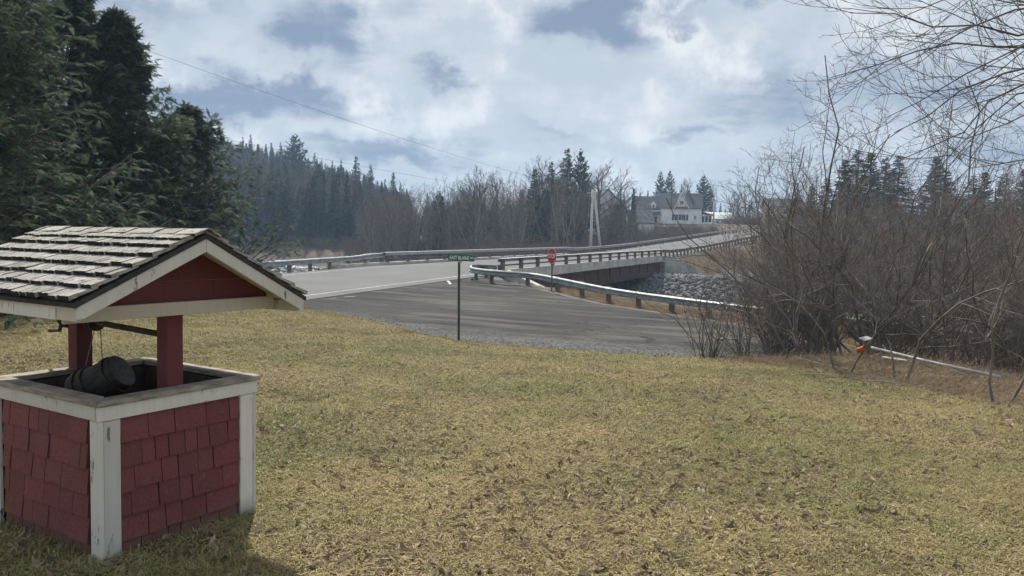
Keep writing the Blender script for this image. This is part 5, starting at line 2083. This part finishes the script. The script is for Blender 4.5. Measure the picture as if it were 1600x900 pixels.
# ------------------------------------------------------------------ limbs reaching in from a tree off to the right
def reaching_tree():
    rng = np.random.default_rng(5)
    X0, Y0 = 9.6, 9.4
    z0 = gz(X0, Y0)
    t = thing('overhanging_tree', 'bare limbs of a tree reaching in at the upper right', 'tree', (X0, Y0, z0))
    tp, tr_ = grow(rng, np.zeros((1, 3)), np.array([(0.02, 0, 1.0)]), np.array([9.5]), np.array([.24]), 9, .04, .03, .3)
    obj('trunk', mesh('trunk', *tubes(tp, tr_, 10), M['bark'], True), t)
    # each limb: height on the trunk, then picture points its line passes
    limbs = [(5.6, (1640, 40), (1500, 40), (1330, 20), 9.2), (5.2, (1640, 70), (1500, 62), (1300, 122), 9.6), (4.9, (1640, 60), (1450, 150), (1385, 185), 8.6),
             (4.7, (1640, 95), (1470, 165), (1395, 205), 9.0), (4.4, (1640, 120), (1480, 215), (1410, 252), 9.9), (4.6, (1650, 5), (1560, 30), (1450, 75), 8.2),
             (3.9, (1660, 165), (1560, 205), (1455, 210), 8.4), (3.6, (1660, 240), (1560, 262), (1505, 258), 9.0), (5.9, (1640, -30), (1500, -10), (1400, 30), 8.8), (4.2, (1660, 130), (1540, 190), (1470, 250), 8.0)]
    K = 12
    P = []
    for (hz, a, b, c, dist) in limbs:
        pts = [np.array((0.0, 0, hz))]
        for q_, dd in ((a, dist + .1), (b, dist - .1), (c, dist - .4)):
            v = pix_dir(*q_)
            w = Vector((0, 0, 1.6)) + v * (dd / v.y)
            pts.append(np.array((w.x - X0, w.y - Y0, w.z - z0)))
        cc = catmull(pts, 8)
        cc = resample(cc, np.hypot(*(cc[-1] - cc[0])[:2]) / (K - 1))
        cc = cc[np.linspace(0, len(cc) - 1, K).round().astype(int)]
        P.append(cc + rng.normal(size=cc.shape) * .03)
    P = np.array(P)
    rad = np.linspace(1, .16, K)[None] * rng.uniform(.020, .033, (len(limbs), 1))
    lb = tubes(P, rad, 7)
    obj('limbs', mesh('limbs', *lb, M['bark'], True), t)
    tw = []
    og, d, ln, r_ = sprout(rng, P, rad, 13, .22, 1.0, 30, .26, .62, .35)
    P1_, r1 = grow(rng, og, d, ln, np.maximum(r_, .005), 7, .07, .07, .35)
    tw.append(tubes(P1_, r1, 4))
    og, d, ln, r_ = sprout(rng, P1_, r1, 5, .2, 1.0, 34, .42, .7, .4)
    P2_, r2 = grow(rng, og, d, ln, np.maximum(r_, .0032), 5, .08, .10, .5)
    tw.append(tubes(P2_, r2, 3))
    og, d, ln, r_ = sprout(rng, P2_, r2, 2, .3, 1.0, 36, .42, .8, .4)
    P3_, r3 = grow(rng, og, d, ln, np.maximum(r_, .0026), 4, .08, .10, .6)
    tw.append(tubes(P3_, r3, 3))
    tag(obj('twigs', mesh('twigs', *join(tw), M['bark'], True), t), kind='stuff')


reaching_tree()


# ------------------------------------------------------------------ things lying in the thicket
def lying():
    def gp(px, py):
        d = pix_dir(px, py)
        lo, hi = 3.0, 60.0
        for _ in range(40):
            m_ = (lo + hi) / 2
            q_ = Vector((0, 0, 1.6)) + d * (m_ / d.y)
            if q_.z > gz(q_.x, q_.y):
                lo = m_
            else:
                hi = m_
        return Vector((0, 0, 1.6)) + d * (lo / d.y)
    def on_ray(px, py, dist):
        d = pix_dir(px, py)
        return Vector((0, 0, 1.6)) + d * (dist / d.y)
    a, b = on_ray(1362, 543, 16.4), on_ray(1562, 589, 13.6)
    o = MB().tube([(0, 0, 0), tuple((b - a) * .5 + Vector((0, 0, -.02))), tuple(b - a)], .030, 12).build('white_pipe', M['pvc'], None, smooth=True, loc=a)
    tag(o, 'long white pipe lying on the ground under the bare shrubs', 'pipe')
    c = on_ray(1346, 546, 15.9)
    c.z -= .12
    r_ = thing('orange_bucket', 'small orange plastic bucket tipped over under the thicket', 'bucket', c + Vector((0, 0, .12)))
    r_.rotation_euler = (R(70), 0, R(35))
    r_.scale = (.72, .72, .72)
    MB().lathe([(0.0, -.11), (.075, -.11), (.10, .11), (.108, .11), (.108, .12), (.092, .12), (.068, -.10), (0, -.10)], 18).build('bucket_body', M['orange'], r_)
    MB().tube([(.105 * math.cos(t), .02 + .02 * math.sin(t), .11 + .09 * math.sin(t)) for t in np.linspace(0, math.pi, 9)], .003, 5).build('bail_handle', M['wire'], r_)
    c = gp(1397, 570)
    o = MB().box((-.22, -.05, 0), (.22, .05, .03)).build('old_board', M['old_board'], None, loc=c + Vector((0, 0, .10)), rot=(R(8), R(6), R(-12)), bevel=.004)
    tag(o, 'short bleached board on the straw near the white pipe', 'board')
    c = on_ray(1352, 530, 16.9)
    c.z -= .1
    o = MB().box((-.12, -.09, 0), (.13, .08, .03)).build('pale_slab', M['pvc'], None, loc=c + Vector((0, 0, .10)), rot=(R(14), R(-8), R(25)), bevel=.008)
    tag(o, 'pale flat scrap lying behind the orange bucket', 'scrap')
    rng = np.random.default_rng(3)
    G_L = 'fallen branches under the thicket'
    for k in range(26):
        p = gp(rng.uniform(1240, 1590), rng.uniform(548, 600))
        L_ = rng.uniform(.5, 1.5)
        P_, rd_ = grow(rng, np.zeros((1, 3)), np.array([(rng.normal(), rng.normal() * .6, .12)]), np.array([L_]), np.array([rng.uniform(.005, .012)]), 7, .12, -.01, .4)
        og, d, ln, r2 = sprout(rng, P_, rd_, 4, .2, 1, 40, .4, .6)
        Q_, qr = grow(rng, og, d, ln, np.maximum(r2, .004), 4, .15, 0, .5)
        o = obj('fallen_branch', mesh('fallen_branch', *join([tubes(P_, rd_, 5), tubes(Q_, qr, 4)]), M['bark_pale'] if k % 2 else M['old_board'], True), None, p + Vector((0, 0, .04)))
        tag(o, 'pale dead branch fallen on the straw under the thicket', 'branch', G_L)


lying()

# ------------------------------------------------------------------ ground cover (grass, leaves, straw, brush) as scattered pieces
def tuft(seed, n, spread, h, w, flat, mat):
    r = np.random.default_rng(seed)
    V, Fc = [], []
    for k in range(n):
        a, rad = r.uniform(0, 2 * np.pi), spread * math.sqrt(r.random())
        o = np.array((math.cos(a) * rad, math.sin(a) * rad, -.006))
        b = r.uniform(0, 2 * np.pi)
        out = np.array((math.cos(b), math.sin(b), 0))
        L = h * r.uniform(.55, 1.25)
        up = r.uniform(.25, 1.0) * (1 - flat)
        p1 = o + out * L * .30 + np.array((0, 0, L * (.30 + .35 * up)))
        p2 = o + out * L * (.95 - .35 * up) + np.array((0, 0, L * (.18 + .62 * up) * r.uniform(.5, 1.1)))
        s = np.array((-out[1], out[0], 0)) * w * r.uniform(.7, 1.3)
        i = len(V)
        V += [o - s, o + s, p1 + s * .8, p1 - s * .8, p2]
        Fc += [(i, i + 1, i + 2, i + 3), (i + 3, i + 2, i + 4)]
    return mesh('grass_tuft', V, Fc, mat)


def leaf(seed, mat):
    r = np.random.default_rng(seed)
    c1, c2 = r.uniform(.5, 1.7), r.uniform(-.7, 1.0)
    V, Fc = [], []
    prof = (0.04, .30, .42, .40, .24, .03)
    for i, wd in enumerate(prof):
        t = i / 5 - .5
        for j in (-1, 0, 1):
            y = j * wd * .36
            z = c1 * y * y * 5.0 + c2 * t * t * 1.1 + r.uniform(-.03, .03)
            V.append((t, y, z + .02))
    for i in range(5):
        for j in range(2):
            a = i * 3 + j
            Fc.append((a, a + 3, a + 4, a + 1))
    return mesh('leaf', V, Fc, mat)


def stalks(seed, n, L, mat):
    r = np.random.default_rng(seed)
    P, rad = grow(r, np.column_stack([r.normal(size=(n, 2)) * .15, np.zeros(n)]), np.column_stack([r.normal(size=(n, 2)), r.uniform(.05, .7, n)]), r.uniform(.4, 1, n) * L, np.full(n, .0038), 5, .14, -.10, .6)
    P[:, :, 2] = np.maximum(P[:, :, 2], .005)
    v, f = tubes(P, rad, 3)
    return mesh('dead_stalks', v, f, mat)


MG = leafy('turf_blades', (0.445, 0.365, 0.19), (0.20, 0.225, 0.082), attr='tint', trans=.25, c3=(0.165, 0.122, 0.072))
ML = leafy('dead_leaves', (0.125, 0.088, 0.06), (0.50, 0.40, 0.29), attr='tint', trans=.15)
MS = leafy('dead_straw', (0.22, 0.15, 0.105), (0.50, 0.40, 0.275), attr='tint', trans=.2)


def well_free(x, y):
    a = R(31.8)
    dx_, dy_ = x + 1.945, y - 3.70
    e1 = dx_ * math.sin(a) + dy_ * math.cos(a)
    e2 = -dx_ * math.cos(a) + dy_ * math.sin(a)
    return ~((e1 > -.03) & (e1 < .91) & (e2 > -.03) & (e2 < 1.01))


def lawn_points(rng, y0, y1, dens, side=1.0):
    w = 0.78 * y1 + 3.0
    n = int(2 * w * (y1 - y0) * dens)
    x = rng.uniform(-w, w, n)
    y = rng.uniform(y0, y1, n)
    ok = (np.abs(x) < .78 * y + 3.0) & (y < lawn_edge(x) + (fbm(x * 1.3, y * 1.3, 8) - .62) * 2.4) & well_free(x, y)
    d, _, _ = poly_dist(x[ok], y[ok], ROAD_ALL[:, :2])
    x, y = x[ok][d > 6.4], y[ok][d > 6.4]
    return x, y


def thicket(x, y):
    """0 on the lawn, 1 under the shrubs"""
    line = 18.2 - (x - 4.4) * 3.4                    # edge of the mown grass
    return sstep(-1.3, 1.6, y - line + (fbm(x * .6, y * .6, 12) - .5) * 4.0) * sstep(3.6, 5.4, x)


def make_lawn():
    rng = np.random.default_rng(14)
    T = [tuft(k, 52, .080, .080, .0017, .35 + .12 * (k % 3), MG) for k in range(5)]
    TF = [tuft(20 + k, 46, .12, .075, .0034, .4, MG) for k in range(4)]
    X, Y, Sc, big = [], [], [], []
    for (y0, y1, dn, s) in ((1.2, 6.5, 420, 1.0), (6.5, 11.5, 230, 1.25), (11.5, 34, 95, 1.7)):
        x, y = lawn_points(rng, y0, y1, dn)
        keep = rng.random(len(x)) > thicket(x, y) * .9
        bare = fbm(x * .8, y * .8, 33)
        keep &= (bare < .64) | (rng.random(len(x)) < .45)
        X.append(x[keep])
        Y.append(y[keep])
        Sc.append(s * rng.uniform(.65, 1.2, keep.sum()))
    x, y, s = np.concatenate(X), np.concatenate(Y), np.concatenate(Sc)
    n = len(x)
    g = np.clip(.25 + 1.5 * (fbm(x * .5, y * .5, 21) + .05 * sstep(-2, 6, x) - .52) + .8 * (fbm(x * 2.3, y * 2.3, 27) - .5) + rng.normal(size=n) * .24, 0, 1)
    g = np.maximum(g, sstep(1.6, .4, lawn_edge(x) - y) * .75 * (rng.random(n) < .8))
    d2 = np.clip(rng.normal(size=n) * .25 + .16 + .6 * (fbm(x * 1.1, y * 1.1, 41) - .5), 0, 1)
    z = ground(x, y)
    eul = np.column_stack([rng.normal(size=n) * .08, rng.normal(size=n) * .08, rng.uniform(0, 6.28, n)])
    scatter_object('lawn_grass', 'short dead and greening grass of the lawn', 'grass', np.column_stack([x, y, z]), eul, s, np.clip(g + rng.normal(size=n) * .12, 0, 1), T + TF, MG, d2)
    # leaf litter
    LF = [leaf(k, ML) for k in range(8)]
    X, Y, Sc = [], [], []
    for (y0, y1, dn, s) in ((1.2, 6.5, 420, .064), (6.5, 11.5, 300, .072), (11.5, 30, 130, .085)):
        x, y = lawn_points(rng, y0, y1, dn)
        th = thicket(x, y)
        k = fbm(x * .55, y * .55, 77)
        keep = rng.random(len(x)) < (.30 + 1.1 * sstep(.42, .66, k) + .5 * th)
        X.append(x[keep])
        Y.append(y[keep])
        Sc.append(s * rng.uniform(.55, 1.6, keep.sum()))
    x, y, s = np.concatenate(X), np.concatenate(Y), np.concatenate(Sc)
    n = len(x)
    eul = np.column_stack([rng.normal(size=n) * .55 + np.pi * (rng.random(n) < .4), rng.normal(size=n) * .45, rng.uniform(0, 6.28, n)])
    scatter_object('leaf_litter', 'brown curled dead leaves strewn over the lawn', 'leaves', np.column_stack([x, y, ground(x, y) + .012 + .02 * rng.random(n)]), eul, s, np.clip(rng.beta(1.3, 2.0, n), 0, 1), LF, ML)
    return rng


rng_l = make_lawn()


def make_straw():
    rng = np.random.default_rng(15)
    ST = [stalks(k, 16, .55, MS) for k in range(5)]
    X, Y, Sc = [], [], []
    n = 20000
    x = rng.uniform(2.5, 17, n)
    y = rng.uniform(6, 22, n)
    keep = (rng.random(n) < thicket(x, y) ** 1.5 * .8) & (y < lawn_edge(x) + .8)
    X.append(x[keep]); Y.append(y[keep]); Sc.append(rng.uniform(.30, .75, keep.sum()))
    # dead weeds along the foot of the near guard rail and down the bank
    nr = np.array(resample(np.array(NEAR_RAIL), .08))
    for off, sc, q in ((.25, .75, .9), (.6, .95, 1.0), (1.1, 1.1, 1.0), (2.0, 1.3, .8)):
        m_ = rng.random(len(nr)) < q
        t = np.gradient(nr, axis=0)
        t = t / np.linalg.norm(t, axis=1)[:, None]
        nn = np.column_stack([-t[:, 1], t[:, 0]])
        pp = nr + nn * (off + rng.normal(size=(len(nr), 1)) * .2)
        pp = pp[m_][len(nr[m_]) // 4:]
        X.append(pp[:, 0]); Y.append(pp[:, 1]); Sc.append(sc * rng.uniform(.5, 1.1, len(pp)))
    # rough grass on the far bank above the riprap and along the river
    n = 5200
    s_ = rng.uniform(40, 75, n)
    o_ = rng.uniform(6.4, 16, n)
    px_, py_ = AX0[0] + BD[0] * s_ + BN[0] * o_, AX0[1] + BD[1] * s_ + BN[1] * o_
    X.append(px_); Y.append(py_); Sc.append(rng.uniform(1.0, 2.0, n))
    x, y, s = np.concatenate(X), np.concatenate(Y), np.concatenate(Sc)
    d, _, _ = poly_dist(x, y, ROAD_ALL[:, :2])
    z = ground(x, y)
    ok = (d > 5.9) & (z > WATER_Z + .2)
    x, y, s, z = x[ok], y[ok], s[ok], z[ok]
    n = len(x)
    eul = np.column_stack([rng.normal(size=n) * .1, rng.normal(size=n) * .1, rng.uniform(0, 6.28, n)])
    scatter_object('dead_weeds', 'matted straw and dead weeds along the thicket, guard rail and banks', 'dead weeds', np.column_stack([x, y, z]), eul, s, rng.beta(2, 2, n), ST, MS)


make_straw()


def make_brush():
    """knee to head high brushwood on the far banks and in front of the farmhouse: nobody could count it"""
    rng = np.random.default_rng(16)
    mats = (M['twig_red'], M['twig'])
    BR = []
    for k in range(4):
        wd, tw = shrub_parts(200 + k, n=12, H=3.0, lean=.30, r=(.012, .02), orders=[dict(n=6, t0=.25, ang=32, lr=.4, rr=.6, K=4, wig=.12, up=.1, sides=3), dict(n=5, t0=.2, ang=36, lr=.45, rr=.7, K=3, wig=.14, up=.08, sides=3)])
        v, f = join([wd, tw])
        BR.append(mesh('brush_clump', v, f, mats[k % 2], True))
    X, Y, S = [], [], []

    def patch(n, px0, px1, d0, d1, s0, s1):
        d_ = rng.uniform(d0, d1, n)
        px = rng.uniform(px0, px1, n)
        X.append((px - 800) / 1230 * d_); Y.append(d_); S.append(rng.uniform(s0, s1, n))
    patch(800, 955, 1118, 112, 187, .75, 1.15)
    patch(420, 690, 990, 100, 150, .8, 1.5)
    patch(260, 540, 700, 128, 165, .6, 1.3)
    patch(460, 100, 640, 132, 172, .5, 1.3)
    patch(160, 1130, 1230, 190, 235, .7, 1.2)
    patch(350, 1230, 1800, 62, 120, .8, 1.5)
    x, y, s = np.concatenate(X), np.concatenate(Y), np.concatenate(S)
    d, _, _ = poly_dist(x, y, ROAD_ALL[:, :2])
    z = ground(x, y)
    ok = (d > 8.0) & (z > WATER_Z + .5) & ~((y > 187) & (x > 22) & (x < 52))
    x, y, s, z = x[ok], y[ok], s[ok], z[ok]
    pxx = x / y * 1230 + 800
    lim = (1.6 + 27.5 / 1230 * y - z) / 2.7                              # stays below the farmhouse windows
    front = (pxx > 975) & (pxx < 1130)
    s = np.where(front, np.minimum(s, lim), s)
    ok = s > .25
    x, y, s, z = x[ok], y[ok], s[ok], z[ok]
    n = len(x)
    eul = np.column_stack([np.zeros(n), np.zeros(n), rng.uniform(0, 6.28, n)])
    scatter_object('brushwood', 'reddish brown brushwood massed on the far banks and below the farmhouse', 'brush', np.column_stack([x, y, z]), eul, s, rng.random(n), BR, M['twig_red'])


make_brush()


def make_far_wood():
    """far tree line closing the view between the houses and the thicket"""
    rng = np.random.default_rng(17)
    ms = []
    for s_, k in ((151, 'spruce'), (152, 'fir')):
        tr, cr = conifer_parts(s_, k)
        v, f = join([tr, cr])
        ms.append(mesh('far_conifer', v, f, M['spruce']))
    n = 420
    px = rng.uniform(-500, 2100, n)
    d_ = rng.uniform(300, 560, n)
    x = (px - 800) / 1230 * d_
    s = rng.uniform(.9, 1.7, n)
    eul = np.column_stack([np.zeros(n), np.zeros(n), rng.uniform(0, 6.28, n)])
    scatter_object('distant_wood', 'dark distant wood along the horizon beyond the houses', 'wood', np.column_stack([x, d_, ground(x, d_) - .3]), eul, s, rng.random(n), ms, M['spruce'])



    # the mass of the wooded hillside between the trees one can tell apart
    for k_ in (0, 1):
        wd, tw = alder_parts(161 + k_) if k_ else maple_parts(160, .8)
        v, f = join([wd, tw])
        ms.append(mesh('far_bare_tree', v, f, M['twig'], True))
    n = 1500
    d_ = rng.uniform(168, 305, n)
    px = rng.uniform(-260, 640, n)
    x = (px - 800) / 1230 * d_
    z = ground(x, d_)
    ysky = np.interp(px, SKY[:, 0], SKY[:, 1]) + rng.uniform(2, 16, n)
    hor = 373 + (px - 800) * .0209
    lim = (1.6 + (hor - ysky) / 1230 * d_ - z) / 10
    s = np.minimum(rng.uniform(.9, 1.75, n), lim)
    ok = s > .45
    x, d_, z, s = x[ok], d_[ok], z[ok], s[ok]
    n = len(x)
    eul = np.column_stack([np.zeros(n), np.zeros(n), rng.uniform(0, 6.28, n)])
    scatter_object('hillside_wood', 'mixed dark wood massed over the hillside across the river', 'wood', np.column_stack([x, d_, z - .3]), eul, s, rng.random(n), ms, M['spruce'])


make_far_wood()


def make_gravel():
    rng = np.random.default_rng(18)
    st = [stone_mesh(300 + k) for k in range(5)]
    n = 5000
    x = rng.uniform(-16, 12, n)
    off = np.abs(rng.normal(size=n)) * .9 - .45
    y = lawn_edge(x) + off
    d, _, _ = poly_dist(x, y, ROAD_ALL[:, :2])
    x, y = x[d > 5.5], y[d > 5.5]
    k = len(x)
    V, Fc = scatter_mesh(st, np.column_stack([x, y, ground(x, y) + .024]), rng.uniform(.008, .024, k), rand_rot(k, rng))
    o = obj('gravel', mesh('gravel', V, Fc, simple('dark_gravel', (0.06, 0.058, 0.056), (0.2, 0.195, 0.19), 9, 0.9, world_pos=True)))
    tag(o, 'loose grey gravel along the lawn edge of the side road', 'gravel', kind='stuff')


make_gravel()


# ------------------------------------------------------------------ haze
def make_haze():
    m = bpy.data.materials.new('thin_blue_haze')
    m.use_nodes = True
    t = NT(m.node_tree)
    t.n.remove(t.n['Principled BSDF'])
    v = t.new('ShaderNodeVolumePrincipled')
    v.inputs['Color'].default_value = (0.50, 0.72, 1.0, 1)
    v.inputs['Density'].default_value = HAZE
    v.inputs['Anisotropy'].default_value = 0.2
    t.l.new(v.outputs[0], t.n['Material Output'].inputs['Volume'])
    o = MB().box((-650, -170, -8), (650, 910, 62)).build('haze', m)
    tag(o, 'thin bluish haze over the whole valley', 'haze', kind='stuff')


HAZE = 0.0006
make_haze()
